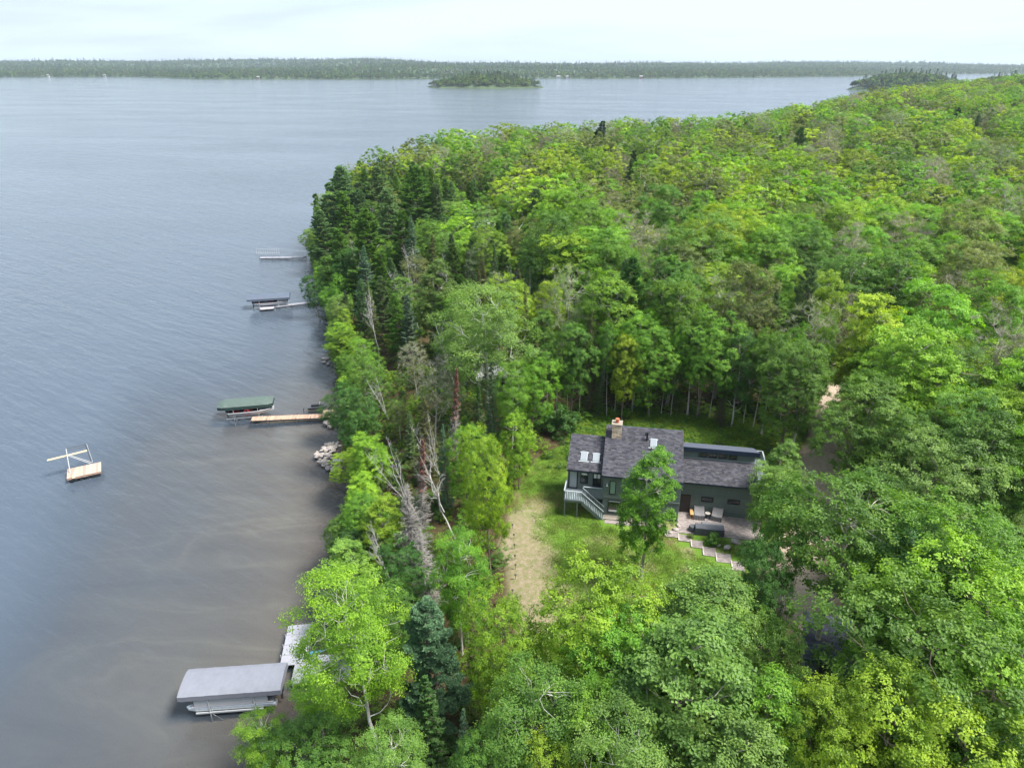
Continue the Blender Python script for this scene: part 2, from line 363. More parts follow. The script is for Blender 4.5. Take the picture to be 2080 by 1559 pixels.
murk = np.clip(np.maximum(murk, smooth(11, 36, -WSD)), .02, .985)
link('water', grid_mesh('water', WX, WY, np.zeros_like(WX), mat_water(), dict(murk=murk, calm=.55+.45*smooth(4, 60, -WSD))), kind='structure')
# ------------------------------------------------------------------ trees: builders
def unit(a): return a/(np.linalg.norm(a, axis=-1, keepdims=True)+1e-9)
def add_leaves(g, C, Nn, Ln, Wd, rng, mi=0, var=None, T=None):
    n = len(C); 
    if T is None: T = rng.normal(size=(n, 3))
    T = unit(T-(T*Nn).sum(1, keepdims=True)*Nn); B = np.cross(Nn, T)
    Ln = np.broadcast_to(Ln, (n,))[:, None]; Wd = np.broadcast_to(Wd, (n,))[:, None]
    dro = Nn*(-.12)*Ln
    v = np.stack([C-T*Ln*.5+dro, C+B*Wd*.5-T*Ln*.08, C+T*Ln*.5+dro, C-B*Wd*.5-T*Ln*.08], 1).reshape(-1, 3)
    q = np.arange(n*4).reshape(n, 4)
    if var is None: var = rng.random(n)
    g.add(v, q, mi=mi, var=np.clip(var, 0, 1))
def curve(p0, p1, up, k, rng, wob=.05):
    t = np.linspace(0, 1, k)[:, None]; p = p0+(p1-p0)*t; p[:, 2] += (up*np.sin(t*PI))[:, 0]
    L = np.linalg.norm(p1-p0); w_ = rng.normal(size=(k, 3))*wob*L; w_[0] = 0; w_[-1] *= .3; return p+w_
def trunk_path(H, rng, lean=.03, k=9):
    z = np.linspace(0, 1, k); a = rng.random()*2*PI; c = np.cumsum(rng.normal(size=(k, 2))*H*.008, 0); c -= c[0]
    return np.stack([c[:, 0]+math.cos(a)*lean*H*z**1.5, c[:, 1]+math.sin(a)*lean*H*z**1.5, z*H], 1)
def interp_path(P, t):
    t = np.asarray(t, float); i = np.clip(t*(len(P)-1), 0, len(P)-1.001); k = np.floor(i).astype(int); fr_ = (i-k)[..., None]
    return P[k]*(1-fr_)+P[k+1]*fr_

def broadleaf(seed, H=15, R=3.6, base=.32, nc=75, leaf=.2, nl=22000, rc=(.75, 1.35), rt=.2, lobes=.28, flat=.62, prof=1.0, spray=.16, gaps=.0, twigs=0, k=6, nlimb=14):
    rng = np.random.default_rng(seed); T = Geo(); C = Geo()
    tp = trunk_path(H*.86, rng); r0 = rt*(H/15)
    T.tube(tp, r0*(1-np.linspace(0, 1, len(tp))*.86)*np.array([1.35]+[1]*(len(tp)-1)), k)
    zb = H*base; zc = zb+(H-zb)*.48; a_up = H-zc; a_dn = zc-zb
    # clump centres on a lumpy shell
    i = np.arange(nc)+.5; ph = np.arccos(1-1.82*i/nc); th = i*2.39996+rng.random()*6
    d = np.stack([np.sin(ph)*np.cos(th), np.sin(ph)*np.sin(th), np.cos(ph)], 1)+rng.normal(size=(nc, 3))*.12; d = unit(d)
    o = rng.random(3)*50; lob = .82+lobes*2*(vnoise(d[:, 0]*1.7+o[0], d[:, 1]*1.7+d[:, 2]*1.3+o[1], seed)-.35)
    lob *= 1+rng.normal(size=nc)*.07
    shape = np.where(d[:, 2] > 0, 1, 1-.25*np.abs(d[:, 2]))
    az = np.where(d[:, 2] > 0, a_up, a_dn)*(1 if prof == 1 else prof)
    mid = interp_path(tp, np.full(nc, min(zc/(H*.86), 1.)))
    P = np.stack([d[:, 0]*R*shape*lob, d[:, 1]*R*shape*lob, d[:, 2]*az*np.clip(lob, .7, 1.08)], 1)
    P[:, :2] += mid[:, :2]; P[:, 2] += zc
    ni = int(nc*.28); Pi = P[rng.integers(0, nc, ni)]; ctr = np.array([mid[0, 0], mid[0, 1], zc]); Pi = ctr+(Pi-ctr)*rng.uniform(.35, .7, (ni, 1))
    keep = rng.random(nc) > gaps; P = P[keep]; P = np.vstack([P, Pi])
    P[:, 2] = np.minimum(P[:, 2], H-rc[0]*.5)
    # limbs
    ts = np.linspace(max(base*.85, .12), .97, nlimb); limbs = []
    for j, t in enumerate(ts):
        s = interp_path(tp, t); az_ = j*2.4+rng.random()*.6; rr = R*(.62 if t < .8 else .4)*(1.0-abs(t-.5)*.5)
        e = np.array([s[0]+math.cos(az_)*rr, s[1]+math.sin(az_)*rr, min(s[2]+rr*rng.uniform(.5, 1.1), H*.97)])
        c_ = curve(s, e, -.12*rr, 5, rng); limbs.append(c_); T.tube(c_, np.linspace(r0*.42*(1-t*.55), r0*.12, 5), 4, cap=False)
    LP = np.concatenate([l[1:] for l in limbs]+[tp[3:]])
    for p in P:
        dd = np.linalg.norm(LP-p, axis=1)+np.maximum(LP[:, 2]-p[2], 0)*1.5; s = LP[np.argmin(dd)]
        T.tube(curve(s, p, .0, 4, rng, .06), np.linspace(r0*.14, r0*.035, 4), 3, cap=False)
    # leaves in sprays
    n = len(P); rcs = rng.uniform(*rc, n)*(R/3.6)**.5; ns = max(5, int(nl/n/26)); per = max(6, int(nl/n/ns))
    out = unit(P-ctr+np.array([0, 0, .001])); bias = unit(out*.8+np.array([0, 0, .75]))
    Dv = unit(rng.normal(size=(n, ns, 3))); dt = (Dv*bias[:, None]).sum(-1, keepdims=True); Dv = np.where(dt < -.15, Dv-2*dt*bias[:, None], Dv)
    Dv[..., 2] *= flat
    S = P[:, None]+Dv*rcs[:, None, None]*rng.uniform(.55, 1.05, (n, ns, 1))
    if twigs:
        nt_ = twigs; ii = rng.integers(0, n, nt_); jj = rng.integers(0, ns, nt_); p0 = P[ii]; p1 = S[ii, jj]
        dv = unit(p1-p0+rng.normal(size=(nt_, 3))*.15); cc = p0+(p1-p0)*rng.uniform(.3, 1.1, (nt_, 1)); nn = unit(np.cross(dv, rng.normal(size=(nt_, 3))))
        add_leaves(T, cc, nn, rng.uniform(.35, .8, nt_), .022, rng, T=dv)
    sv = rng.random((n, ns, 1))*.45+.1+rng.random((n, 1, 1))*.38
    X = S[:, :, None]+rng.normal(size=(n, ns, per, 3))*np.array([1, 1, .62])*spray
    nn = unit(Dv[:, :, None]*.75+out[:, None, None]*.35+np.array([0, 0, .5])+rng.normal(size=(n, ns, per, 3))*.33)
    vv = np.broadcast_to(sv[..., None, :], (n, ns, per, 1))[..., 0]+rng.normal(size=(n, ns, per))*.08
    X = X.reshape(-1, 3); m_ = rng.random(len(X)) > .0
    add_leaves(C, X, nn.reshape(-1, 3), leaf*rng.uniform(.65, 1.3, len(X)), leaf*.62, rng, var=vv.ravel())
    return T, C

def conifer(seed, H=15, R=2.3, base=.12, dens=1.0, droop=.25, spacing=.33, nb=7, needle=(.30, .11), dead=0, pw=.85, sweep=.2, irr=.12, tuft=False, rt=.16):
    rng = np.random.default_rng(seed); T = Geo(); C = Geo()
    tp = trunk_path(H, rng, .015); T.tube(tp, rt*(H/15)*(1-np.linspace(0, 1, len(tp))*.93), 6)
    z = H*base
    CC, TT, NN, LL, VV = [], [], [], [], []
    while z < H*.985:
        t = (z-H*base)/(H*(1-base)); rr = R*((1-t)**pw)*(.55+.45*min(1, t*6+.3)) if not tuft else R*((1-t)**.75)*(.8+.2*math.sin(t*9+seed))*min(1, .6+t*2)+.25
        nbb = max(3, int(nb*(.6+.4*(1-t))))
        for b in range(nbb):
            if rng.random() < irr*.6: continue
            az = b*2*PI/nbb+rng.random()*1.2+z*3; L_ = rr*rng.uniform(1-irr*2, 1+irr)
            el = -droop*(1-t)+.5*t+rng.normal()*.07
            s = interp_path(tp, min(z/H, .999)); dirn = np.array([math.cos(az)*math.cos(el), math.sin(az)*math.cos(el), math.sin(el)])
            k = 5; u = np.linspace(0, 1, k)[:, None]; path = s+dirn*L_*u; path[:, 2] += sweep*L_*(u[:, 0]**2)
            if L_ > .5 or dead: T.tube(path, np.linspace(.045, .012, k)*(H/15), 3, cap=False)
            m = int((6 if tuft else 9)*L_/.33*dens*(1 if not dead else .5))+4
            uu = rng.uniform(.18 if not tuft else .4, 1.0, m)**.75
            pos = interp_path(path, uu); side = np.cross(dirn, [0, 0, 1]); side /= np.linalg.norm(side)+1e-9
            sg = np.where(rng.random(m) > .5, 1, -1)[:, None]
            if tuft:
                w_ = .28*L_**.5*(1-.4*uu)[:, None]
                cen = pos+side*sg*rng.uniform(0, 1, (m, 1))*w_*1.3+np.array([0, 0, .08])
                kk = 5; cen = np.repeat(cen, kk, 0); td = unit(rng.normal(size=(m*kk, 3))+np.array([0, 0, .9])+dirn*.6)
                CC.append(cen+td*.1); TT.append(td); NN.append(unit(np.cross(td, rng.normal(size=(m*kk, 3))))); LL.append(rng.uniform(.8, 1.2, m*kk)); VV.append(np.repeat(rng.random(m), kk)*.7+rng.random(m*kk)*.3)
            else:
                w_ = .38*L_*(1.05-uu)[:, None]+.06
                off = rng.uniform(.0, 1, (m, 1)); cen = pos+side*sg*off*w_; cen[:, 2] -= (off*w_)[:, 0]*(.35 if not dead else .7)
                td = unit(dirn*.8+side*sg*.7+np.array([0, 0, -.3 if not dead else -.9])+rng.normal(size=(m, 3))*.18)
                CC.append(cen); TT.append(td); NN.append(unit(np.array([0, 0, 1.])+rng.normal(size=(m, 3))*.35)); LL.append(rng.uniform(.7, 1.25, m)); VV.append(rng.random(m)*.5+.4*rng.random())
        z += spacing*(1-.35*t)*rng.uniform(.8, 1.2)*(H/15)
    Cc = np.concatenate(CC); Tt = np.concatenate(TT); Nn_ = np.concatenate(NN); Ll = np.concatenate(LL); Vv = np.concatenate(VV)
    if dead:
        kk = rng.random(len(Cc)) < .8
        add_leaves(T, Cc[kk], Nn_[kk], Ll[kk]*.42, .028, rng, T=Tt[kk])
        if dead == 2:   # rust needles kept near the top
            hz = (Cc[:, 2]/H); kk = rng.random(len(Cc)) < np.clip((hz-.45)*2.6, 0, 1)
            add_leaves(C, Cc[kk], Nn_[kk], Ll[kk]*.42, .17, rng, T=Tt[kk], var=Vv[kk])
    else:
        add_leaves(C, Cc, Nn_, Ll*needle[0], needle[1], rng, T=Tt, var=Vv)
    return T, C

def dead_birch(seed, H=12, n=9, spread=.32, fork=2):
    rng = np.random.default_rng(seed); T = Geo()
    for f in range(fork):
        a = rng.random()*6.28; l = H*rng.uniform(.85, 1.05); top = np.array([math.cos(a)*H*.1*(f+.4), math.sin(a)*H*.1*(f+.4), l])
        st = np.array([0, 0, 0.]) if f == 0 else np.array([0, 0, H*.3])
        tp = curve(st, top, 0, 9, rng, .012); T.tube(tp, np.linspace(.11 if f == 0 else .07, .015, 9)*(H/12), 6)
        for j in range(n):
            t = rng.uniform(.4, .97); s = interp_path(tp, t); az = rng.random()*6.28; L_ = H*spread*(1.1-t)*rng.uniform(.5, 1.1)
            e = s+np.array([math.cos(az)*L_*.7, math.sin(az)*L_*.7, L_*rng.uniform(.5, 1.0)]); c = curve(s, e, -.08*L_, 5, rng, .05)
            T.tube(c, np.linspace(.05*(1.15-t)+.012, .01, 5)*(H/12), 4, cap=False)
            for q in range(4):
                s2 = c[rng.integers(1, 5)]; e2 = s2+unit(rng.normal(size=3)+np.array([math.cos(az), math.sin(az), .9]))*L_*.4
                T.tube(curve(s2, e2, 0, 3, rng, .05), [.012, .008, .004], 3, cap=False)
                for q2 in range(3):
                    e3 = e2+unit(rng.normal(size=3)+np.array([0, 0, .5]))*L_*.22; T.tube([s2+(e2-s2)*.6, e3], [.008, .003], 3, cap=False)
    return T, None

KINDS = {}
M_DEADS = simple('grey_dead_wood', (.235, .215, .20), .85, noise=.3, scale=3)
M_TWIG = simple('twig_bark', (.19, .165, .145), .9, noise=.3, scale=3)
def reg(key, n, fn, tmat, cmat):
    KINDS[key] = []
    for i in range(n):
        t, c = fn(i)
        H = 1.0
        KINDS[key].append(dict(T=t.mesh(key+'_trunk', tmat), C=c.mesh(key+'_crown', cmat) if c is not None and c.n else None))
rv = lambda i, a, b: a+(b-a)*((i*0.618) % 1)
rv2 = lambda i, a, b: int(rv(i*1.7, a, b))
# all built at nominal height 15 m and scaled
reg('maple', 8, lambda i: broadleaf(100+i, 15, rv(i, 3.3, 4.4), rv(i+.5, .16, .30), nc=rv2(i, 66, 92), leaf=.18, nl=34000, rc=(.8, 1.4), lobes=.36, flat=.95), M_BARK, M_LEAF)
reg('oval', 4, lambda i: broadleaf(200+i, 15, rv(i, 2.5, 3.1), .14, nc=105, leaf=.18, nl=34000, rc=(.7, 1.15), lobes=.26, flat=.85), M_GREYB, M_LEAF)
reg('tall', 5, lambda i: broadleaf(300+i, 15, rv(i, 3.0, 3.6), rv(i, .45, .55), nc=60, leaf=.18, nl=22000, rc=(.75, 1.25), lobes=.35), M_GREYB, M_LEAF)
reg('birch', 4, lambda i: broadleaf(400+i, 15, rv(i, 2.7, 3.3), rv(i, .26, .38), nc=95, leaf=.14, nl=30000, rc=(.55, 1.05), rt=.15, lobes=.4, flat=.95, spray=.2, gaps=.12), M_BIRCH, M_LEAF)
reg('sparse', 4, lambda i: broadleaf(500+i, 15, rv(i, 2.9, 3.5), .3, nc=95, leaf=.13, nl=9500, rc=(.5, .9), rt=.17, lobes=.3, flat=1., spray=.25, twigs=5500), M_GREYB, M_LEAF)
reg('bare', 2, lambda i: broadleaf(600+i, 15, 3.1, .3, nc=110, leaf=.12, nl=4500, rc=(.6, .95), rt=.17, lobes=.25, flat=1., spray=.3, twigs=9000), M_TWIG, M_LEAF)
reg('spruce', 4, lambda i: conifer(700+i, 15, rv(i, 1.7, 2.3), .08, irr=.14), M_BARK, M_NEEDLE)
reg('narrow', 3, lambda i: conifer(720+i, 15, rv(i, 1.0, 1.3), .06, droop=.45, spacing=.3, nb=6, irr=.2), M_BARK, M_NEEDLE)
reg('pine', 5, lambda i: conifer(740+i, 15, rv(i, 3.0, 3.6), .14, droop=-.08, spacing=.50, nb=7, needle=(.27, .12), tuft=True, irr=.2, sweep=.12, dens=2.7), M_BARK, M_NEEDLE)
reg('cedar', 3, lambda i: conifer(760+i, 15, rv(i, 2.0, 2.6), .04, droop=.1, spacing=.3, nb=8, needle=(.26, .16), pw=.6, irr=.25, dens=1.1), M_BARK, M_NEEDLE)
reg('dead_spruce', 2, lambda i: conifer(780+i, 15, 1.9, .1, droop=.35, dead=1, irr=.3, dens=1.7), M_DEADS, M_NEEDLE)
reg('rust_spruce', 2, lambda i: conifer(790+i, 15, 1.3, .1, droop=.3, dead=2, irr=.3, dens=2.0), M_DEADS, M_NEEDLE)
reg('dead_birch', 5, lambda i: dead_birch(800+i, 15, 9, .34, 2+i % 2), M_SNAG, M_LEAF)
reg('shrub', 4, lambda i: broadleaf(900+i, 3, rv(i, 1.1, 1.5), .02, nc=30, leaf=.16, nl=4200, rc=(.4, .6), rt=.3, lobes=.3, spray=.12, nlimb=5), M_BARK, M_LEAF)

COLS = dict(yellow=(.24, .33, .026), lime=(.19, .315, .024), bright=(.132, .268, .024), green=(.094, .195, .026), dark=(.055, .14, .024), deep=(.026, .07, .022), olive=(.145, .185, .045), softblue=(.125, .225, .115),
            silver=(.125, .225, .042), pale=(.15, .255, .045), pine=(.13, .225, .075), blue=(.12, .215, .115), brown=(.12, .125, .04), rust=(.19, .062, .035), grey=(.20, .18, .12), tan=(.22, .22, .10))
WORD = dict(yellow='yellow-green', lime='lime green', bright='bright green', green='mid green', dark='dark green', deep='deep green', olive='olive', softblue='soft blue-green', silver='silvery green', pale='pale green',
            pine='dark green', blue='blue-green', brown='brownish green', rust='rust red', grey='grey', tan='tan')
SPEC = dict(maple=('broadleaf_tree', 'broadleaf tree', 'tree'), oval=('broadleaf_tree', 'rounded broadleaf tree', 'tree'), tall=('broadleaf_tree', 'long-trunked broadleaf tree', 'tree'),
            birch=('birch_tree', 'birch with white branches', 'birch tree'), sparse=('thin_leaved_tree', 'thinly leaved tree', 'budding tree'), bare=('bare_tree', 'almost leafless twiggy tree', 'bare tree'),
            spruce=('spruce_tree', 'pointed spruce', 'spruce tree'), narrow=('spruce_tree', 'very narrow spruce', 'spruce tree'), pine=('pine_tree', 'layered pine', 'pine tree'),
            cedar=('cedar_tree', 'dense cedar', 'cedar tree'), dead_spruce=('dead_spruce', 'dead needleless spruce', 'dead tree'), rust_spruce=('dying_spruce', 'dying spruce with rust red top', 'dead tree'),
            dead_birch=('dead_birch', 'bare white dead birch', 'dead tree'), shrub=('shrub', 'leafy shrub', 'shrub'))
EXTRA = []
ALL = []        # planned trees: dict(kind, x, y, H, col, label, key)
def top_place(px, py, H, sink=0):
    """the place on the ground where a tree of height H has its tip at this point of the photograph"""
    z = G0
    for _ in range(6):
        p = at(px, py, z+H); z = float(ground_z(np.array([p[0]]), np.array([p[1]]))[0]); z = max(z, .3)
    return p[0], p[1], z
def key(kind, px, py, H, col, label, wide=1.0, lean=(0, 0), var=None):
    x, y, z = top_place(px, py, H*.97)
    ALL.append(dict(kind=kind, x=x, y=y, z=z, H=H, col=col, label=label, wide=wide, lean=lean, key=True, var=var))
def keyb(kind, px, py, H, col, label, wide=1.0, lean=(0, 0), var=None):
    """placed by the foot of its trunk"""
    z = G0
    for _ in range(5):
        p = at(px, py, z); z = float(ground_z(np.array([p[0]]), np.array([p[1]]))[0])
    ALL.append(dict(kind=kind, x=p[0], y=p[1], z=z, H=H, col=col, label=label, wide=wide, lean=lean, key=True, var=var))

# --- trees one can single out in the photograph
keyb('oval', 1301, 1172, 12.6, 'bright', 'lone oval broadleaf tree on the lawn before the grey house', .88, (.025, 0), var=0)
# foreground row, left to right
key('birch', 738, 1190, 14.5, 'lime', 'lime green poplar with white branches over the white dock, nearest the lake', .95, (-.06, .02), 1)
key('birch', 560, 1462, 7, 'lime', 'low yellow-green birch leaning over the water below the big grey canopy', 1.1, (-.15, 0))
key('maple', 1030, 1222, 12, 'lime', 'lime green broadleaf tree on the left edge of the lawn bottom', .66)
key('maple', 1195, 1160, 13.5, 'lime', 'lime green broadleaf tree with pale tips at the bottom of the lawn', .95)
key('maple', 1262, 1262, 12.5, 'bright', 'bright green broadleaf tree just in front of the lime green one below the lawn', .95)
key('oval', 1440, 1168, 13, 'silver', 'silvery green poplar below the stone path', 1.3)
key('oval', 1425, 1275, 15, 'silver', 'tall silvery green poplar in front of the one below the stone path', 1.25)
key('maple', 1590, 1275, 12, 'green', 'mid green broadleaf tree just left of the dark shed roof', .7)
key('birch', 1075, 1375, 12, 'green', 'mid green birch with a white fork showing, bottom middle', 1.15)
key('maple', 1215, 1440, 11, 'bright', 'bright green broadleaf tree in the bottom row beneath the lime green one', .75)
key('birch', 1265, 1480, 12, 'silver', 'silvery green birch at the bottom edge, middle', 1.1)
key('oval', 1500, 1490, 12, 'silver', 'silvery green poplar at the bottom edge with white trunk', 1.1)
key('oval', 1570, 1385, 12.5, 'bright', 'bright green rounded tree in front of the shed roof', 1.05)
key('maple', 1350, 1500, 10, 'green', 'mid green broadleaf tree at the bottom edge between two poplars', .8)
key('maple', 1130, 1520, 10, 'yellow', 'yellow-green broadleaf tree at the bottom edge left of middle', .75)
key('maple', 980, 1500, 10, 'green', 'mid green broadleaf tree at the bottom edge beside the narrow spruce', .7)
key('maple', 1835, 1425, 14, 'lime', 'lime green broadleaf tree with pale spiky tips in the bottom right', .8)
key('maple', 1715, 1420, 13, 'lime', 'smaller lime green broadleaf tree below the shed roof', .72)
key('maple', 1950, 1470, 14, 'yellow', 'yellow-green broadleaf tree nearest the bottom right corner', .9)
key('maple', 2050, 1500, 13, 'green', 'mid green broadleaf tree in the bottom right corner', .8)
key('maple', 1600, 985, 13, 'green', 'mid green broadleaf tree hiding the right end of the patio', .62)
keyb('tall', 1652, 1350, 15.2, 'green', 'big mid green broadleaf tree whose trunk stands left of the shed roof', 1.18, (.05, 0), 1)
key('maple', 1562, 1120, 12, 'dark', 'dark green broadleaf tree beside the lower end of the stone path', .62)
key('oval', 1578, 940, 9, 'pale', 'small pale green tree at the right end of the grey house', 1.1)
key('oval', 1602, 900, 9, 'silver', 'small silvery green tree between the house deck and the drive', .95)
key('maple', 1890, 905, 15, 'silver', 'broad silvery green tree with upright tips right of the drive', 1.05)
key('maple', 1800, 975, 13, 'green', 'mid green broadleaf tree on the right side of the drive', .9)
key('maple', 1980, 1060, 16, 'bright', 'bright green broadleaf tree at the right edge, mid height', 1.0)
key('maple', 1885, 1080, 15, 'dark', 'dark green broadleaf tree right of the big tree over the shed', .85)
key('maple', 2040, 1150, 16, 'lime', 'lime green broadleaf tree on the right edge above the corner', 1.0)
key('maple', 1930, 1230, 16, 'green', 'mid green layered broadleaf tree right of the shed', 1.05)
key('maple', 1855, 1240, 13, 'bright', 'bright green layered broadleaf tree close right of the shed roof', .8)
key('maple', 2060, 1330, 15, 'bright', 'bright green broadleaf tree on the right edge above the yellow-green ones', .9)
key('maple', 1780, 790, 13, 'green', 'mid green spreading tree over the far end of the drive', 1.15)
key('maple', 1930, 745, 14, 'lime', 'wide lime green tree on the right side beyond the drive', 1.35)
key('maple', 1868, 850, 12, 'green', 'mid green spreading tree just right of the sandy drive', 1.1)
key('maple', 2040, 800, 14, 'lime', 'lime green broadleaf tree on the right edge beyond the drive', 1.1)
key('bare', 2050, 900, 10, 'grey', 'grey twiggy tree on the right edge', .9)
key('oval', 2010, 960, 12, 'silver', 'silvery green tree beside the grey twiggy one on the right edge', 1.1)
key('shrub', 1810, 715, 5, 'dark', 'dark rounded shrub under the tall trunks by the far drive', 1.8)
key('maple', 1620, 700, 14, 'green', 'mid green broadleaf tree behind the right end of the house', .9)
keyb('tall', 1695, 745, 17, 'green', 'long-trunked green tree with bare reddish stem, left of a pair by the drive', 1.0, (.01, 0))
keyb('tall', 1770, 740, 17, 'green', 'long-trunked green tree with leaning stem, right of a pair by the drive', 1.0, (.05, 0))
# behind the house
for _x, _b, _h in ((1108, 868, 10), (1128, 862, 11), (1150, 858, 9.5), (1176, 852, 10), (1232, 850, 11), (1248, 846, 9), (1283, 846, 10), (1342, 848, 9.5), (1362, 852, 11), (1420, 852, 11.5), (1438, 858, 10), (1508, 868, 10.5), (1528, 876, 11.5), (1578, 890, 11), (1590, 872, 12), (1642, 880, 12)):
    _p = at(_x, _b, G0); _z = float(ground_z(np.array([_p[0]]), np.array([_p[1]]))[0]); _q = proj(_p[0], _p[1], _z+_h)
    EXTRA.append(dict(kind='tall', x=_p[0], y=_p[1], z=_z, H=_h*1.1, col=['green', 'dark', 'bright', 'green'][_x % 4], px=_q[0], py=_q[1], d=5, key=False, wide=.42, lean=(RNG.normal()*.04, 0), sd=30, slim=True))
keyb('maple', 1318, 852, 12.5, 'bright', 'bright green forked tree straight behind the main roof', .85)
keyb('maple', 1262, 858, 11.5, 'yellow', 'yellow-green young tree behind the chimney', .62)
key('maple', 1440, 640, 14, 'bright', 'bright green broadleaf tree behind the vent pipe', .9)
keyb('tall', 1395, 850, 13, 'green', 'slim long-trunked green tree behind the clerestory', .75)
keyb('birch', 1485, 868, 12, 'dark', 'slim birch with white stems behind the clerestory', .9)
keyb('tall', 1545, 892, 13, 'green', 'long-trunked green tree with leaning stem behind the right wing', .8, (.05, 0))
keyb('cedar', 1462, 872, 6.5, 'brown', 'small yellowish fir standing in the undergrowth behind the clerestory', .95)
keyb('tall', 1610, 905, 11, 'green', 'green tree beyond the small side deck', .9)
keyb('spruce', 1195, 845, 14, 'brown', 'spruce with long bare stem behind the left wing', .6)
keyb('spruce', 1215, 848, 10, 'green', 'short spruce behind the left wing, right of the bare-stemmed one', .7)
keyb('maple', 1160, 850, 12.5, 'green', 'mid green tree left behind the house roof', .8)
keyb('shrub', 1140, 880, 3.6, 'dark', 'dark green shrub behind the left wing corner', 1.2)
keyb('shrub', 1095, 872, 3.4, 'green', 'mid green shrub left of the dark one behind the left wing', 1.2)
key('maple', 1082, 720, 11, 'bright', 'bright green tree left behind the house in front of narrow spruces', .75)
key('maple', 1055, 848, 8.5, 'lime', 'small lime green tree at the top left of the lawn', .72)
key('maple', 992, 885, 14, 'lime', 'lime and green tall tree on the left edge of the lawn', .52)
key('oval', 1100, 640, 12, 'green', 'mid green tree beside the narrow brown spruces', .8)
keyb('birch', 1001, 872, 17.5, 'silver', 'large pale birch with a tall white trunk left of the house', 1.3, (-.02, 0))
key('narrow', 1075, 578, 15, 'brown', 'tallest narrow brown spruce left of the wood behind the house', .9)
key('narrow', 1105, 640, 12, 'brown', 'second narrow brown spruce, right of the tallest', .9)
key('narrow', 1195, 640, 12, 'brown', 'narrow brown spruce behind the chimney side of the house', .8)
key('maple', 1048, 570, 14, 'lime', 'lime green tree just left of the tallest narrow spruce', .9)
# shore strip
key('rust_spruce', 850, 888, 11, 'rust', 'dying spruce with a rust red top in the middle of the shore strip', 1.0)
key('rust_spruce', 920, 745, 12, 'rust', 'dying spruce with a rust red top, the farther one', .9)
key('dead_spruce', 836, 985, 9.5, 'grey', 'dead grey spruce right below the rust red top', 1.6)
key('dead_spruce', 862, 1075, 9, 'grey', 'dead grey spruce with drooping twigs nearest the camera', 1.6)
key('dead_spruce', 832, 1010, 8, 'grey', 'shorter dead grey spruce beside the taller grey one', 1.6)
keyb('dead_birch', 925, 1095, 11, 'grey', 'white dead birch leaning left by the rust red spruce', 1.0, (-.18, 0), 0)
keyb('dead_birch', 860, 1075, 10, 'grey', 'thin white dead birch leaning left across the shore strip', .8, (-.24, 0), 1)
keyb('dead_birch', 818, 1225, 8.5, 'grey', 'crooked white dead birch below the dead spruces', .8, (-.22, 0), 2)
keyb('dead_birch', 905, 1005, 9, 'grey', 'small white dead birch above the dead spruces', .7, (-.15, 0), 1)
keyb('dead_birch', 800, 870, 8, 'grey', 'white dead birch arching over the green shore trees beside the wooden dock', .9, (-.22, 0), 3)
keyb('dead_birch', 930, 800, 11, 'grey', 'white dead birch beside the farther rust red spruce', .8, (-.15, 0), 0)
key('spruce', 902, 862, 10, 'blue', 'blue-green spruce right of the rust red top', .8)
key('maple', 942, 868, 10, 'bright', 'bright green tree right of the blue-green spruce', .75)
key('birch', 930, 1095, 11, 'bright', 'slender bright green birch left of the worn lawn', .85)
key('maple', 945, 1120, 9, 'green', 'mid green tree hanging over the worn lawn edge', .6)
key('pine', 880, 1225, 11, 'softblue', 'soft blue-green pine below the dead birch', 1.15)
key('narrow', 962, 1200, 10, 'brown', 'narrow grey-tipped spruce beside the bright tree at the lawn bottom', .8)
key('spruce', 945, 1440, 8.5, 'blue', 'blue-green spruce at the bottom edge', .8)
key('spruce', 985, 1470, 7, 'brown', 'small brown-green spruce right of the one at the bottom edge', .8)
key('cedar', 865, 1370, 9, 'dark', 'dark cedar left of the bottom spruce', 1.0)
key('birch', 790, 1500, 9, 'pale', 'pale birch at the bottom edge near the lake', 1.0)
key('maple', 740, 1010, 8.5, 'bright', 'bright green tree on the bank just below the stone pile', .85)
key('maple', 690, 1055, 6.5, 'green', 'mid green low tree leaning out over the shallow water', 1.0)
key('oval', 780, 1010, 9, 'lime', 'lime green tree behind the bright one below the stone pile', 1.0)
key('cedar', 705, 1110, 6.5, 'olive', 'olive cedar on the bank above the lime green poplar', 1.0)
key('maple', 790, 1190, 9.5, 'green', 'mid green tree behind the lime green poplar', .9)
key('maple', 830, 1110, 8, 'dark', 'dark green tree between the dead spruces and the lake', .9)
key('oval', 745, 880, 8.5, 'lime', 'lime green bushy tree beside the stone pile', 1.2)
key('maple', 720, 800, 10.5, 'dark', 'dark green tree hanging over the shore end of the wooden dock', .9)
key('maple', 735, 735, 10, 'green', 'mid green tree on the bank beyond the wooden dock', .9)
key('birch', 735, 695, 10, 'bright', 'bright green birch on the shore beyond the wooden dock', 1.0)
key('oval', 700, 630, 8, 'lime', 'lime green willow-like tree at the water by the light dock', .8)
key('maple', 640, 560, 8.5, 'dark', 'dark broad-leaved tree leaning over the water above the light dock', .8, (-.15, 0))
key('oval', 650, 455, 10, 'lime', 'lime green tree at the tip of the point', 1.1)
key('maple', 660, 520, 10, 'green', 'mid green tree at the water beside the farthest dock', .8)
key('maple', 690, 560, 9, 'bright', 'bright green tree above the light dock end', .75)
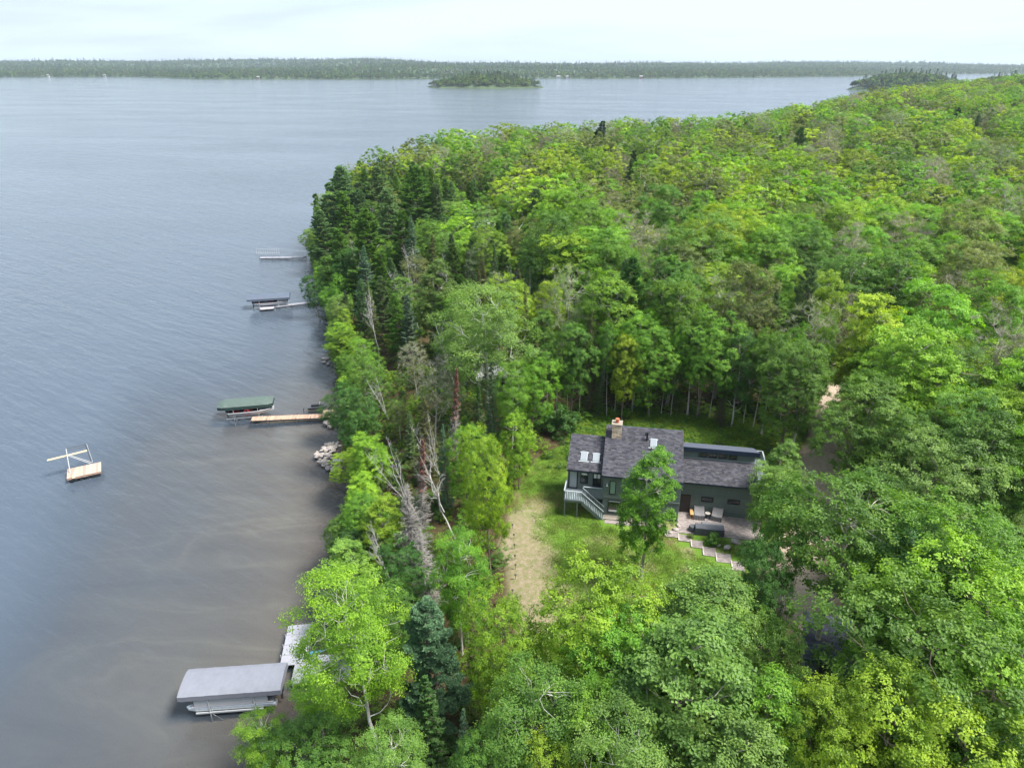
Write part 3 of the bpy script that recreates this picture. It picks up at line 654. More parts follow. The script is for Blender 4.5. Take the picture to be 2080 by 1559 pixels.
for a in [(690, 345, 20, 'pine', 'pine', 'tallest dark pine at the point, nearest the lake'), (700, 395, 19, 'pine', 'green', 'pine in front of the tallest one at the point'), (765, 345, 19, 'pine', 'pine', 'dark pine right behind the tallest one'),
          (790, 390, 19, 'pine', 'pine', 'broad pine in the middle of the pine group'), (845, 345, 20, 'pine', 'green', 'tall pine at the right of the pine group'), (745, 430, 18, 'pine', 'green', 'green pine in the front of the pine group'),
          (655, 430, 14, 'pine', 'pine', 'small dark pine on the lake side of the pine group'), (730, 330, 16, 'pine', 'pine', 'dark pine at the back of the pine group'), (830, 440, 16, 'spruce', 'blue', 'blue-green spruce below the tall pines'),
          (735, 500, 14, 'spruce', 'blue', 'blue-green spruce among the dead white birches'), (690, 470, 15, 'pine', 'green', 'green pine above the dead white birches')]:
    key(a[3], a[0], a[1], a[2], a[4], a[5], 1.4)
for i, (px, py, l) in enumerate([(730, 480, -.1), (785, 470, -.1), (755, 500, -.16), (850, 490, -.12), (915, 510, -.06), (845, 540, -.14), (765, 590, -.12), (1055, 530, -.05), (1075, 540, .03), (1800, 375, .05), (1980, 440, .07), (1905, 500, .08)]):
    key('dead_birch', px, py, 12, 'grey', ['leftmost bare white dead birch below the pines', 'tallest bare white dead birch below the pines', 'forked white dead birch leaning left below the pines', 'bare white dead birch under the right of the pine group',
        'white dead birch standing alone right of the pine group', 'lower leaning white dead birch below the pine group', 'white dead birch on the slope behind the light dock', 'left one of two white dead birches above the lime green tree',
        'right one of two white dead birches above the lime green tree', 'white dead tree far back in the right wood', 'white dead tree at the right side of the wood, upper', 'white dead tree in the right wood above the long-trunked pair'][i], .9, (l, 0), i % 4)

# --- the rest of the wood
def region_phrase(px, py):
    if px < 760 and py < 640: return 'on the point beside the pines'
    if px < 760 and py < 1000: return 'on the bank beside the wooden dock'
    if px < 1050 and py > 1000: return 'in the shore strip left of the lawn'
    if px < 1050 and py > 700: return 'in the mixed wood left of the house'
    if px < 1100 and py > 420: return 'in the dark mixed wood behind the shore'
    if px < 1100: return 'on the far left crest of the wood'
    if py > 1150: return 'in the foreground wood below the house'
    if py > 850: return 'in the wood right of the house'
    if py > 620: return 'at the wood edge behind the house'
    if px < 1500 and py > 420: return 'in the middle of the wood behind the house'
    if py > 420: return 'in the right wood above the drive'
    if px < 1500: return 'high in the wood below the open lake'
    return 'in the upper right of the wood'
placed = [(t['x'], t['y'], .30*t['H']*.2+1.2 if t['kind'] != 'dead_birch' else .8) for t in ALL]
cand = []
yy = 8.0
HC = np.array([16.57, 58.26])
while yy < 960:
    sp = 4.8 if yy < 90 else (5.0 if yy < 215 else (7.0 if yy < 330 else 8.8))
    half = .76*(yy*math.cos(PITCH)+18)+22
    for x in np.arange(-66 if yy < 330 else -20, min(half+14, 980), sp):
        if 90 < yy < 215 and x > 14 and RNG.random() < (.28 if yy < 150 else .42): continue
        cand.append((x+RNG.uniform(-.36, .36)*sp, yy+RNG.uniform(-.36, .36)*sp, sp))
    yy += sp*.95
cand = np.array(cand); csd = shore_sd(cand[:, 0], cand[:, 1]); cz = ground_z(cand[:, 0], cand[:, 1], csd)
lawn_in = in_poly(LAWN, cand[:, 0], cand[:, 1]); cdr = seg_dist(DRIVE, cand[:, 0], cand[:, 1])
PL = np.array(placed)
fill = []
for (x, y, sp), sd1, z, li, dr in zip(cand, csd, cz, lawn_in, cdr):
    if sd1 < 1.8 or li or dr < (2.6 if y < 70 else 1.4): continue
    if abs(x-21.5) < 4.2 and abs(y-38) < 4.2: continue
    if np.any(np.hypot(PL[:, 0]-x, PL[:, 1]-y) < sp*.62): continue
    # keep a margin of real width so crowns do not swallow the clearing
    ed = seg_dist(LAWN+[LAWN[0]], np.array([x]), np.array([y]))[0]
    if ed < (1.6 if x > 6 else 2.6) or (ed < 8.5 and y < 46 and x > -1 and x < 30): continue
    px, py, dd = proj(x, y, z+12)
    if px < -160 or px > 2240 or py > 1760: continue
    if abs(px-1685) < 120 and 40 > y and py < 1400: continue
    _bx, _by, _ = proj(x, y, z)
    if 1690 < _bx < 1790 and 760 < _by < 860: continue
    _cx, _cy, _ = proj(x, y, z+.6*12)
    if 1590 < _cx < 1770 and 880 < _cy < 1050: continue
    if 1590 < _cx < 1770 and 1200 < _cy < 1380: continue
    r = RNG.random(); n_ = float(vnoise(x*.035+3, y*.035, 77)); n2 = float(vnoise(x*.09, y*.09, 78)); rr2 = RNG.random()
    strip = sd1 < 20 and y < 160; mixed = (x < 4+.0*y and y < 170 and x < 6) or (strip)
    point = y > 128 and y < 205 and sd1 < 42 and x < 0
    H = RNG.uniform(10.8, 19)
    if point:
        k = 'pine' if r < .22 else ('spruce' if r < .28 else ('maple' if r < .72 else 'birch')); H = RNG.uniform(13, 17) if r < .28 else RNG.uniform(9, 12.5); 
    elif mixed and y > 95 and sd1 < 75 and x < 12:
        k = 'pine' if r < .22 else 'spruce' if r < .42 else 'cedar' if r < .58 else 'birch' if r < .70 else 'dead_birch' if r < .76 else 'sparse' if r < .86 else 'oval' if r < .92 else 'maple'; H = RNG.uniform(10, 15)
    elif mixed:
        k = ('spruce' if r < .2 else 'cedar' if r < .34 else 'birch' if r < .52 else 'oval' if r < .68 else 'maple' if r < .9 else 'narrow' if r < .95 else 'sparse') if sd1 < 9 else ('spruce' if r < .26 else 'cedar' if r < .5 else 'birch' if r < .62 else 'narrow' if r < .74 else 'maple' if r < .84 else 'dead_spruce' if r < .89 else 'sparse'); H = RNG.uniform(8, 12)
        if sd1 < 7: H *= .62
    else:
        if n_ > .82 and r < .4 and y < 330: k = 'pine' if r < .25 else 'spruce'
        elif r < .50: k = 'maple'
        elif r < .64: k = 'oval'
        elif r < .73: k = 'tall'
        elif r < .87: k = 'sparse'
        elif r < .91: k = 'birch'
        elif r < .925+.05*(y > 160): k = 'bare'
        else: k = 'maple'
        if y < 60 and k in ('sparse', 'bare'): k = 'oval'
        if y < 46: H = RNG.uniform(9.5, 13)
    if sd1 < 5 and y < 170: H *= .75
    if k in ('pine', 'spruce', 'narrow', 'cedar'): c = (['pine', 'green', 'green', 'pine'][int(rr2*3.99)] if k == 'pine' else ['pine', 'blue', 'brown', 'brown', 'dark', 'olive'][int(rr2*5.99)]) if mixed or point else ['pine', 'deep', 'pine', 'dark'][int(rr2*3.99)]
    elif k == 'birch': c = ['silver', 'pale', 'bright', 'olive'][int(rr2*3.99)]
    elif k == 'sparse': c = ['olive', 'olive', 'tan', 'pale'][int(rr2*3.99)]
    elif k == 'bare': c = 'grey'
    elif mixed: c = ['green', 'dark', 'bright', 'green', 'lime', 'silver'][int(rr2*5.99)]
    elif y > 70: c = ['lime', 'bright', 'yellow', 'lime', 'olive', 'olive', 'bright', 'yellow'][int(rr2*7.99)] if n2 > .38 else ['green', 'bright', 'lime', 'olive', 'bright'][int(rr2*4.99)]
    else: c = ['green', 'bright', 'dark', 'green', 'lime', 'silver'][int(rr2*5.99)]
    if k == 'dead_birch': c = 'grey'
    fill.append(dict(kind=k, x=x, y=y, z=z, H=H, col=c, px=px, py=py, d=dd, key=False, wide=RNG.uniform(.80, 1.15)*(1.1 if y > 100 and k not in ('pine', 'spruce', 'narrow', 'cedar') else 1)*(1.1 if y > 330 else 1), lean=(RNG.normal()*.02, 0), sd=sd1))
_acc = 0.0
for i in range(3, 17):
    (ax, ay), (bx, by) = SHORE[i], SHORE[i+1]; L_ = math.hypot(bx-ax, by-ay); t_ = _acc
    while t_ < L_:
        x = ax+(bx-ax)*t_/L_+RNG.uniform(.6, 1.8); y = ay+(by-ay)*t_/L_; t_ += RNG.uniform(2.4, 3.8)
        if 36.5 < y < 45 or 73 < y < 81.5 or 87 < y < 91.5 or y > 200: continue
        sdd = float(shore_sd(np.array([x]), np.array([y]))[0]); z = max(float(ground_z(np.array([x]), np.array([y]))[0]), .1)
        r = RNG.random(); k = 'oval' if r < .35 else 'maple' if r < .65 else 'birch' if r < .8 else 'shrub'; H = RNG.uniform(4.5, 7.5) if k != 'shrub' else RNG.uniform(2.2, 3.4)
        c = ['bright', 'green', 'lime', 'dark', 'green', 'pale'][int(RNG.random()*5.99)]; px, py, dd = proj(x, y, z+H)
        fill.append(dict(kind=k, x=x, y=y, z=z, H=H, col=c, px=px, py=py, d=dd*.5, key=False, wide=RNG.uniform(1.25, 1.6), lean=(-.09, 0), sd=sdd, shore=True))
    _acc = t_-L_
TARGETS = [(at(px_, py_, z_), r_) for px_, py_, z_, r_ in ((1662, 960, G0, 12), (1690, 985, G0, 12), (1660, 995, G0, 10), (1672, 1282, G0+2.4, 10), (1690, 1315, G0+2.4, 10), (1500, 1040, G0, 8), (1475, 1132, G0, 8))]
TPX = [(proj(*q_), r_) for q_, r_ in TARGETS]
def blocks(t):
    Rw = {'maple': 4.2, 'oval': 3.2, 'tall': 3.8, 'birch': 3.3, 'sparse': 3.4, 'bare': 3.2, 'pine': 3.4, 'spruce': 2.1, 'narrow': 1.2, 'cedar': 2.4}.get(t['kind'], 1.5)*t['H']/15*t['wide']; lo = .52 if t['kind'] == 'tall' else .25
    for (qx, qy, qd), rr_ in TPX:
        for f_ in np.linspace(lo+.08, .92, 6):
            a_, b_, c_ = proj(t['x'], t['y'], t['z']+t['H']*f_)
            prof_ = math.sqrt(max(.15, 1-((f_-(lo+1)/2)/((1-lo)/2))**2))
            if c_ < qd-1 and math.hypot(a_-qx, b_-qy) < Rw*prof_/c_*F_PX*.92: return True
    return False
fill = [t for t in fill if not blocks(t)]
for t in ALL:
    if blocks(t): print('BLOCK', t['label'])
fill += EXTRA
fill.sort(key=lambda t: t['d'])
counts = {}
for t in ALL: counts[SPEC[t['kind']][2]] = counts.get(SPEC[t['kind']][2], 0)+1
LIM = {'tree': 290}
far = []
for t in fill:
    cat = SPEC[t['kind']][2]
    if counts.get(cat, 0) < LIM.get(cat, 120) and t['d'] < 330: ALL.append(t); counts[cat] = counts.get(cat, 0)+1
    else: far.append(t)
LANDMARKS = [(700, 370, 'dark pines at the point'), (845, 360, 'tall pine right of the pine group'), (760, 490, 'white dead birches below the pines'), (985, 620, 'large pale birch'), (1075, 585, 'tallest narrow brown spruce'), (850, 895, 'nearer rust red spruce'),
    (920, 750, 'farther rust red spruce'), (840, 1010, 'dead grey spruce'), (945, 1100, 'slender bright birch by the lawn'), (712, 1200, 'lime poplar over the dock'), (690, 800, 'dark tree over the wooden dock'), (670, 925, 'shore stone pile'),
    (600, 610, 'slate grey canopy'), (650, 455, 'lime green tree on the point'), (1270, 860, 'house chimney'), (1460, 900, 'clerestory roof'), (1550, 960, 'right end of the house'), (1320, 640, 'wood edge behind the chimney'), (1680, 940, 'sandy drive'),
    (1760, 700, 'long-trunked leaning pair'), (1930, 745, 'wide lime green tree by the drive'), (1890, 905, 'silvery tree by the drive'), (1680, 1290, 'shed roof'), (1835, 1425, 'spiky lime tree in the lower right'), (2000, 1100, 'right edge bright tree'),
    (1430, 1200, 'silvery poplar below the path'), (1200, 1180, 'lime tree at the lawn bottom'), (1050, 1150, 'worn lawn'), (965, 1210, 'narrow spruce at the lawn bottom'), (880, 1240, 'soft blue-green pine'), (1075, 1380, 'birch in the bottom middle'), (1560, 1390, 'rounded tree before the shed'),
    (1800, 375, 'white dead tree far back'), (1905, 500, 'white dead tree above the long-trunked pair'), (1005, 290, 'gap of open water in the crest'), (1690, 250, 'grey twiggy crest trees'), (1300, 245, 'middle of the crest'), (1940, 440, 'right-hand white dead tree'),
    (1400, 420, 'middle of the wood'), (1150, 430, 'left middle of the wood'), (1600, 520, 'right middle of the wood'), (1130, 330, 'left upper wood'), (1480, 330, 'upper middle of the wood'), (1900, 620, 'right wood edge'), (940, 470, 'dark wood behind the shore'), (1050, 480, 'pale house in the dark wood')]
ORD = ['leftmost', 'second from left', 'third from left', 'fourth from left', 'fifth from left', 'sixth from left', 'seventh from left', 'eighth from left', 'ninth from left', 'tenth from left']
def relate(px, py):
    best = min(LANDMARKS, key=lambda L_: (L_[0]-px)**2+((L_[1]-py)*1.3)**2); dx, dy = px-best[0], py-best[1]; d = math.hypot(dx, dy)
    rel = ('left of' if dx < 0 else 'right of') if abs(dx) > abs(dy)*1.2 else ('above' if dy < 0 else 'below')
    if abs(dx) <= abs(dy)*1.2 and abs(dx) > abs(dy)*.5: rel = ('above left of' if dx < 0 else 'above right of') if dy < 0 else ('below left of' if dx < 0 else 'below right of')
    return ('close ' if d < 42 else '')+rel+' the '+best[2]
def make_labels():
    groups = {}
    for t in ALL:
        if t['key']: continue
        w_ = {'dead_birch': '', 'bare': 'grey'}.get(t['kind'], WORD[t['col']]); sz = 'short ' if t['H'] < 8.5 else ('tall ' if t['H'] > 15.8 else '')
        pre = 'leaning ' if t.get('shore') else ('slim ' if t.get('slim') else sz)
        core = f"{pre}{w_} {SPEC[t['kind']][1]}".replace('  ', ' ').strip(); t['lab'] = core+' '+relate(t['px'], t['py']); t['grp'] = SPEC[t['kind']][2]+'s of the lakeside wood'; groups.setdefault(t['lab'], []).append(t)
    for l_, m in groups.items():
        if len(m) > 1:
            m.sort(key=lambda t: t['px'])
            for i, t in enumerate(m): t['lab'] = (ORD[i]+' '+l_) if i < len(ORD) else l_
        for t in m:
            for cut in ('close ', 'rounded ', 'pointed ', 'layered ', 'dense ', 'very ', 'of open water ', 'almost leafless ', 'long-trunked ', 'broadleaf ', 'to the ', ' almost leafless', ' with white branches', 'thinly leaved '):
                if len(t['lab'].split()) > 16: t['lab'] = t['lab'].replace(cut, '')
make_labels()
for t in ALL:
    if not t['key']:
        for cut in ('grey ', 'bare ', 'mid '):
            if len(t['lab'].split()) > 16: t['lab'] = t['lab'].replace(cut, '', 1)
_g = {}
for t in ALL:
    if not t['key']: _g.setdefault(t['lab'], []).append(t)
for l_, m in _g.items():
    if len(m) == 2 and len(l_.split()) < 16:
        m.sort(key=lambda t: t['d']); m[0]['lab'] = 'nearer '+l_; m[1]['lab'] = 'farther '+l_
def plant(t):
    name, sp, cat = SPEC[t['kind']]; vs = KINDS[t['kind']]; v = vs[t['var'] % len(vs) if t.get('var') is not None else random.randrange(len(vs))]
    nomH = 3.0 if t['kind'] == 'shrub' else 15.0; s = t['H']/nomH; wd = s*t['wide']
    if t['key']: lab, grp = t['label'], None
    else:
        lab, grp = t['lab'], t['grp']
    r = thing(name, lab, cat, (t['x'], t['y'], t['z']-.08), random.random()*6.28 if not t['key'] else 0.0, grp)
    r.scale = (wd, wd, s)
    if t['lean'][0] or t['lean'][1]:
        if t['key']: r.rotation_euler = (-t['lean'][1]*1.6, t['lean'][0]*1.6, 0)
        else: r.rotation_euler[1] = t['lean'][0]
    link('trunk', v['T'], r)
    if v['C'] is not None:
        c = link('crown', v['C'], r); cc = np.array(COLS[t['col']])
        j = 1+(random.random()-.5)*(.2 if t['key'] else .52); cc = cc*j*np.array([1+(random.random()-.5)*.2, 1, 1]); c.color = (*[float(q) for q in cc], 1)
    return r
for t in ALL: plant(t)
print('individual trees', len(ALL), 'far', len(far), counts)

# --- instanced masses (far wood, undergrowth, far shores, grass)
LIB = bpy.data.collections.new('tree_library')      # not part of the scene: only a source for the masses
def lib_obj(col, name, me):
    o = bpy.data.objects.new(name, me); o.color = (0, 0, 0, 1); col.objects.link(o); return o
def merged(T, C, name, tm, cm):
    g = Geo(); g.v = T.v+[v for v in C.v]; n0 = T.n
    g.f4 = T.f4+[f+n0 for f in C.f4]; g.f3 = T.f3+[f+n0 for f in C.f3]
    g.m4 = T.m4+[m+1 for m in C.m4]; g.m3 = T.m3+[m+1 for m in C.m3]; g.a4 = T.a4+C.a4; g.a3 = T.a3+C.a3; g.n = T.n+C.n
    return g.mesh(name, [tm, cm])
def scatter(name, coll, P, scl, rot, idx, tint, kind='stuff'):
    me = bpy.data.meshes.new(name); n = len(P); me.vertices.add(n); me.vertices.foreach_set('co', np.asarray(P, np.float32).ravel())
    for k, ty, ar in (('scl', 'FLOAT_VECTOR', scl), ('rot', 'FLOAT_VECTOR', rot)):
        a = me.attributes.new(k, ty, 'POINT'); a.data.foreach_set('vector', np.asarray(ar, np.float32).ravel())
    a = me.attributes.new('idx', 'INT', 'POINT'); a.data.foreach_set('value', np.asarray(idx, np.int32))
    a = me.attributes.new('tint', 'FLOAT_COLOR', 'POINT'); a.data.foreach_set('color', np.hstack([tint, np.ones((n, 1))]).astype(np.float32).ravel())
    o = link(name, me, kind=kind); o.color = (0, 0, 0, 1)
    ng = bpy.data.node_groups.new(name+'_nodes', 'GeometryNodeTree')
    ng.interface.new_socket('Geometry', in_out='INPUT', socket_type='NodeSocketGeometry'); ng.interface.new_socket('Geometry', in_out='OUTPUT', socket_type='NodeSocketGeometry')
    gi = ng.nodes.new('NodeGroupInput'); go = ng.nodes.new('NodeGroupOutput'); ip = ng.nodes.new('GeometryNodeInstanceOnPoints')
    ci = ng.nodes.new('GeometryNodeCollectionInfo'); ci.inputs['Collection'].default_value = coll; ci.inputs['Separate Children'].default_value = True; ci.inputs['Reset Children'].default_value = True
    m2p = ng.nodes.new('GeometryNodeMeshToPoints')
    def na(k, ty):
        x = ng.nodes.new('GeometryNodeInputNamedAttribute'); x.data_type = ty; x.inputs['Name'].default_value = k; return x.outputs[0]
    L = ng.links.new; L(gi.outputs[0], m2p.inputs[0]); L(m2p.outputs[0], ip.inputs['Points']); L(ci.outputs[0], ip.inputs['Instance']); ip.inputs['Pick Instance'].default_value = True
    L(na('idx', 'INT'), ip.inputs['Instance Index']); L(na('scl', 'FLOAT_VECTOR'), ip.inputs['Scale'])
    e2r = ng.nodes.new('FunctionNodeEulerToRotation'); L(na('rot', 'FLOAT_VECTOR'), e2r.inputs[0]); L(e2r.outputs[0], ip.inputs['Rotation'])
    L(ip.outputs[0], go.inputs[0]); m = o.modifiers.new('scatter', 'NODES'); m.node_group = ng
    return o
FK = ['maple', 'oval', 'sparse', 'bare', 'pine', 'spruce', 'birch']; FIDX = {}
_i = 0
def fb(s, **k): return broadleaf(s, 15, **k)
for kname, lst in [('maple', [dict(R=3.7, base=.2, nc=60, leaf=.29, nl=9500, rc=(.8, 1.4), flat=1.0, lobes=.36), dict(R=4.1, base=.2, nc=60, leaf=.29, nl=9500, rc=(.8, 1.4), flat=1.0, lobes=.36), dict(R=3.4, base=.15, nc=60, leaf=.29, nl=9500, rc=(.8, 1.3), lobes=.45, flat=1.0)]),
                   ('sparse', [dict(R=3.2, base=.28, nc=70, leaf=.2, nl=4200, rc=(.5, .9), twigs=3500, flat=1., spray=.25)]), ('bare', [dict(R=3.1, base=.3, nc=80, leaf=.15, nl=700, rc=(.6, .95), twigs=6500, flat=1.)])]:
    FIDX[kname] = []
    for j, kw in enumerate(lst):
        T, C = broadleaf(2000+_i, 15, **kw); lib_obj(LIB, f'a{_i:02d}', merged(T, C, kname, M_TWIG if kname == 'bare' else M_GREYB, M_LEAF)); FIDX[kname].append(_i); _i += 1
for kname, kw in [('pine', dict(R=3.0, base=.2, droop=-.12, spacing=.8, nb=6, needle=(.4, .12), tuft=True, irr=.22, dens=1.3)), ('spruce', dict(R=2.1, base=.08, spacing=.5, nb=6, needle=(.5, .2), dens=.7))]:
    T, C = conifer(2100+_i, 15, **kw); lib_obj(LIB, f'a{_i:02d}', merged(T, C, kname, M_BARK, M_NEEDLE)); FIDX[kname] = [_i]; _i += 1
for a, b in (('oval', 'maple'), ('tall', 'maple'), ('birch', 'sparse'), ('cedar', 'spruce'), ('narrow', 'spruce'), ('dead_birch', 'bare')): FIDX[a] = FIDX[b]
if far:
    P = np.array([[t['x'], t['y'], t['z']] for t in far]); n = len(far)
    scl = np.array([[t['H']/15*t['wide'], t['H']/15*t['wide'], t['H']/15] for t in far])*1.05
    rot = np.stack([np.zeros(n), np.zeros(n), RNG.random(n)*6.28], 1); idx = np.array([random.choice(FIDX[t['kind']]) for t in far])
    tint = np.array([COLS[t['col']] for t in far])*RNG.uniform(.72, 1.25, (n, 1))
    scatter('forest', LIB, P, scl, rot, idx, tint)
# undergrowth
UL = bpy.data.collections.new('shrub_library')
for j in range(3):
    T, C = broadleaf(3000+j, 2.2, 1.1, .02, nc=16, leaf=.17, nl=900, rc=(.35, .55), rt=.25, nlimb=4, spray=.12); lib_obj(UL, f'u{j}', merged(T, C, 'undergrowth', M_BARK, M_LEAF))
n = 16000; ux = RNG.uniform(-60, 95, n); uy = RNG.uniform(14, 190, n); us = shore_sd(ux, uy)
ued = seg_dist(LAWN+[LAWN[0]], ux, uy); uin = in_poly(LAWN, ux, uy); udr = seg_dist(DRIVE, ux, uy)
back = uin & (ued < 9) & (uy > 65.5)
keep = (us > .6) & (udr > 3.0) & ((~uin) | (back & (vnoise(ux*.4, uy*.4, 5) > .15) & ~((np.abs((ux-16.57)*.984-(uy-58.26)*.178) < 9.5) & (((ux-16.57)*.178+(uy-58.26)*.984) < 8.2)))) & ((vnoise(ux*.12, uy*.12, 55) > .38) | (us < 5) | (ued < 6))
keep &= ~((np.abs(ux-21.5) < 3) & (np.abs(uy-38) < 3))
ux, uy, us, uin = ux[keep], uy[keep], us[keep], uin[keep]; n = len(ux); uz = ground_z(ux, uy, us)
s = RNG.uniform(.35, .85, n)*np.where(us < 5, .8, 1)*np.where(uin, .6, 1)
ct = np.array([COLS[c] for c in ('bright', 'green', 'dark', 'lime', 'olive')]); tint = ct[RNG.integers(0, 5, n)]*RNG.uniform(.8, 1.1, (n, 1))
scatter('undergrowth', UL, np.stack([ux, uy, uz-.1], 1), np.stack([s, s, s*.9], 1), np.stack([np.zeros(n)]*2+[RNG.random(n)*6.28], 1), RNG.integers(0, 3, n), tint)
_n = 5200; hu_ = RNG.uniform(-12, 19, _n); hv_ = RNG.uniform(8.0, 21, _n); bx_ = 16.57+hu_*.984+hv_*.178; by_ = 58.26-hu_*.178+hv_*.984
_k = (vnoise(bx_*.5, by_*.5, 91) > .22) & (seg_dist(DRIVE, bx_, by_) > 3); bx_, by_ = bx_[_k], by_[_k]; _n = len(bx_); s = RNG.uniform(.16, .42, _n)
ct = np.array([COLS[c] for c in ('lime', 'bright', 'bright', 'green', 'yellow')]); tint = ct[RNG.integers(0, 5, _n)]*RNG.uniform(.7, 1.05, (_n, 1))
scatter('fern_cover', UL, np.stack([bx_, by_, ground_z(bx_, by_)-.08], 1), np.stack([s*1.3, s*1.3, s*.9], 1), np.stack([np.zeros(_n)]*2+[RNG.random(_n)*6.28], 1), RNG.integers(0, 3, _n), tint)
# grass
GL = bpy.data.collections.new('grass_library')
for j in range(3):
    g = Geo(); rg = np.random.default_rng(60+j); m_ = 46; p = rg.normal(size=(m_, 3))*np.array([.28, .28, 0]); p[:, 2] = .05
    td = unit(rg.normal(size=(m_, 3))*.7+np.array([0, 0, .8])); add_leaves(g, p, unit(np.cross(td, rg.normal(size=(m_, 3)))), rg.uniform(.08, .18, m_), .028, rg, T=td)
    lib_obj(GL, f'g{j}', g.mesh('grass', M_LEAF))
n = 26000; lx = RNG.uniform(-2, 42, n); ly = RNG.uniform(36, 84, n); ins = in_poly(LAWN, lx, ly); bd = seg_dist(BARE, lx, ly)
keep = ins & (bd+(fbm(lx*.35, ly*.35, 8)-.5)*6+RNG.normal(size=n)*.8 > 2.6) & (seg_dist(DRIVE, lx, ly) > 2.6)
lx, ly = lx[keep], ly[keep]; n = len(lx)
# not on the house, patio or path
thh = R_(-10.24); Uh = np.array([math.cos(thh), math.sin(thh)]); Vh = np.array([-Uh[1], Uh[0]])
lu = (lx-HC[0])*Uh[0]+(ly-HC[1])*Uh[1]; lv = (lx-HC[0])*Vh[0]+(ly-HC[1])*Vh[1]
k_ = ~((lu > -11.6) & (lu < 8) & (lv > -1.2) & (lv < 8)) & ~((lu > -7.7) & (lu < 7.6) & (lv > -4.0) & (lv < 0)) & ~((lv > -8.3) & (lv < -3.5) & (lu > -.6) & (lu < 5.6) & (np.abs(lv+4.2+(lu)*.8) < 1.4))
lx, ly = lx[k_], ly[k_]; n = len(lx)
dry = fbm(lx*.3, ly*.3, 31)
tint = np.where((dry > .56)[:, None], np.array([.26, .24, .09]), np.array([.13, .20, .03]))*RNG.uniform(.7, 1.2, (n, 1))
s = RNG.uniform(.6, 1.2, n); scatter('grass', GL, np.stack([lx, ly, ground_z(lx, ly)-.01], 1), np.stack([s]*3, 1), np.stack([np.zeros(n)]*2+[RNG.random(n)*6.28], 1), RNG.integers(0, 3, n), tint)

# --- islands, far shore, hills
FL = bpy.data.collections.new('far_tree_library')
for j in range(6):
    g = Geo(); rg = np.random.default_rng(80+j); m_ = 190
    d = unit(rg.normal(size=(m_, 3))); d[:, 2] = np.abs(d[:, 2])*1.0-.25
    if j < 4: p = d*np.array([3.6, 3.6, 5.2])*rg.uniform(.75, 1.05, (m_, 1))+np.array([0, 0, 7.]); L_, W_ = 2.1, 1.5
    else:
        z = rg.uniform(0, 1, m_)**.8; a = rg.random(m_)*6.28; p = np.stack([np.cos(a)*2.6*(1-z), np.sin(a)*2.6*(1-z), 2+z*15], 1); L_, W_ = 1.6, .9
    add_leaves(g, p, unit(p-np.array([0, 0, 5.])+rg.normal(size=(m_, 3))*1.1), L_*rg.uniform(.6, 1.2, m_), W_, rg)
    g.tube([[0, 0, 0], [0, 0, 8]], [.25, .15], 4)
    lib_obj(FL, f'f{j}', g.mesh('far_tree', M_LEAF if j < 4 else M_NEEDLE))
def hill_mesh(name, X, Y, Z):
    return link(name, grid_mesh(name, X, Y, Z, simple(name, (.05, .08, .03), .95, noise=.4, scale=.05), {}), kind='structure')
def far_wood(name, x, y, z, sc, conif=.15, dark=1.0):
    n = len(x); isc = RNG.random(n) < conif*2*vnoise(x*.006, y*.006, 71); s = sc*RNG.uniform(.75, 1.2, n)
    cs = np.array([COLS[c] for c in ('green', 'bright', 'dark', 'olive', 'silver', 'lime')]); tt = cs[np.minimum((RNG.random(n)*4+vnoise(x*.01, y*.01, 3)*3).astype(int), 5)]
    tt = np.where(isc[:, None], np.array(COLS['pine']), tt)*RNG.uniform(.6, 1.15, (n, 1))*dark*.72
    scatter(name, FL, np.stack([x, y, z], 1), np.stack([s*1.1, s*1.1, s], 1), np.stack([np.zeros(n)]*2+[RNG.random(n)*6.28], 1), np.where(isc, RNG.integers(4, 6, n), RNG.integers(0, 4, n)), tt)
def island(name, cx, cy, rx, ry, h, spc=5.5, sc=.85):
    gx, gy = np.meshgrid(np.linspace(-1.2, 1.2, 40), np.linspace(-1.2, 1.2, 24)); r = np.hypot(gx, gy)+(fbm(gx*2+cx, gy*2, 4)-.5)*.35
    Z = np.where(r < 1, h*np.sqrt(np.clip(1-r, 0, 1)), -2*(r-1)*4); hill_mesh(name, cx+gx*rx, cy+gy*ry, Z)
    n = int(rx*ry*4*1.0/(spc**2)); x = RNG.uniform(-1, 1, n); y = RNG.uniform(-1, 1, n); r = np.hypot(x, y)+(fbm(x*2+cx, y*2, 4)-.5)*.35; k = r < .97; x, y, r = x[k], y[k], r[k]
    far_wood(name+'_wood', cx+x*rx, cy+y*ry, h*np.sqrt(np.clip(1-r, 0, 1))-.5, sc*(.72+.4*np.clip((1-r)*2, 0, 1)))
island('island', -55, 1560, 112, 80, 11, 5.5, 1.0)
island('wooded_islet', 720, 1400, 95, 95, 15, 6, 1.15)
island('headland', 975, 1500, 60, 90, 10, 6, 1.1)
# far shoreline: depth as a function of bearing
def far_y(x):
    px = CX+F_PX*x/2450.; b = np.interp(px, [-400, 0, 250, 480, 800, 1040, 1200, 1500, 1750, 2080, 2500], [2850, 2640, 2700, 2330, 2300, 2480, 2380, 2560, 2750, 3350, 3600])
    return b*1.0+(fbm(x*.004, x*0, 12)-.5)*90
fxs = np.linspace(-3200, 3900, 260); rows = np.concatenate([[-60, 0, 25, 60], np.geomspace(100, 3500, 26)])
FX, FD = np.meshgrid(fxs, rows); FYY = far_y(FX)+FD
def far_z(x, d):
    big = fbm(x*.0011+7, d*.0011, 41, 3); z = 5*smooth(0, 60, d)+26*(fbm(x*.0022+3, d*.0008+9, 43, 3)-.42)*smooth(150, 900, d)+21*smooth(60, 900, d)*(.25+1.3*np.clip(big-.2, 0, 1))+22*smooth(1100, 2800, d)*(.4+big)*smooth(600, -1500, x)+3*smooth(900, 2600, d)
    return np.where(d < 0, -3, z)
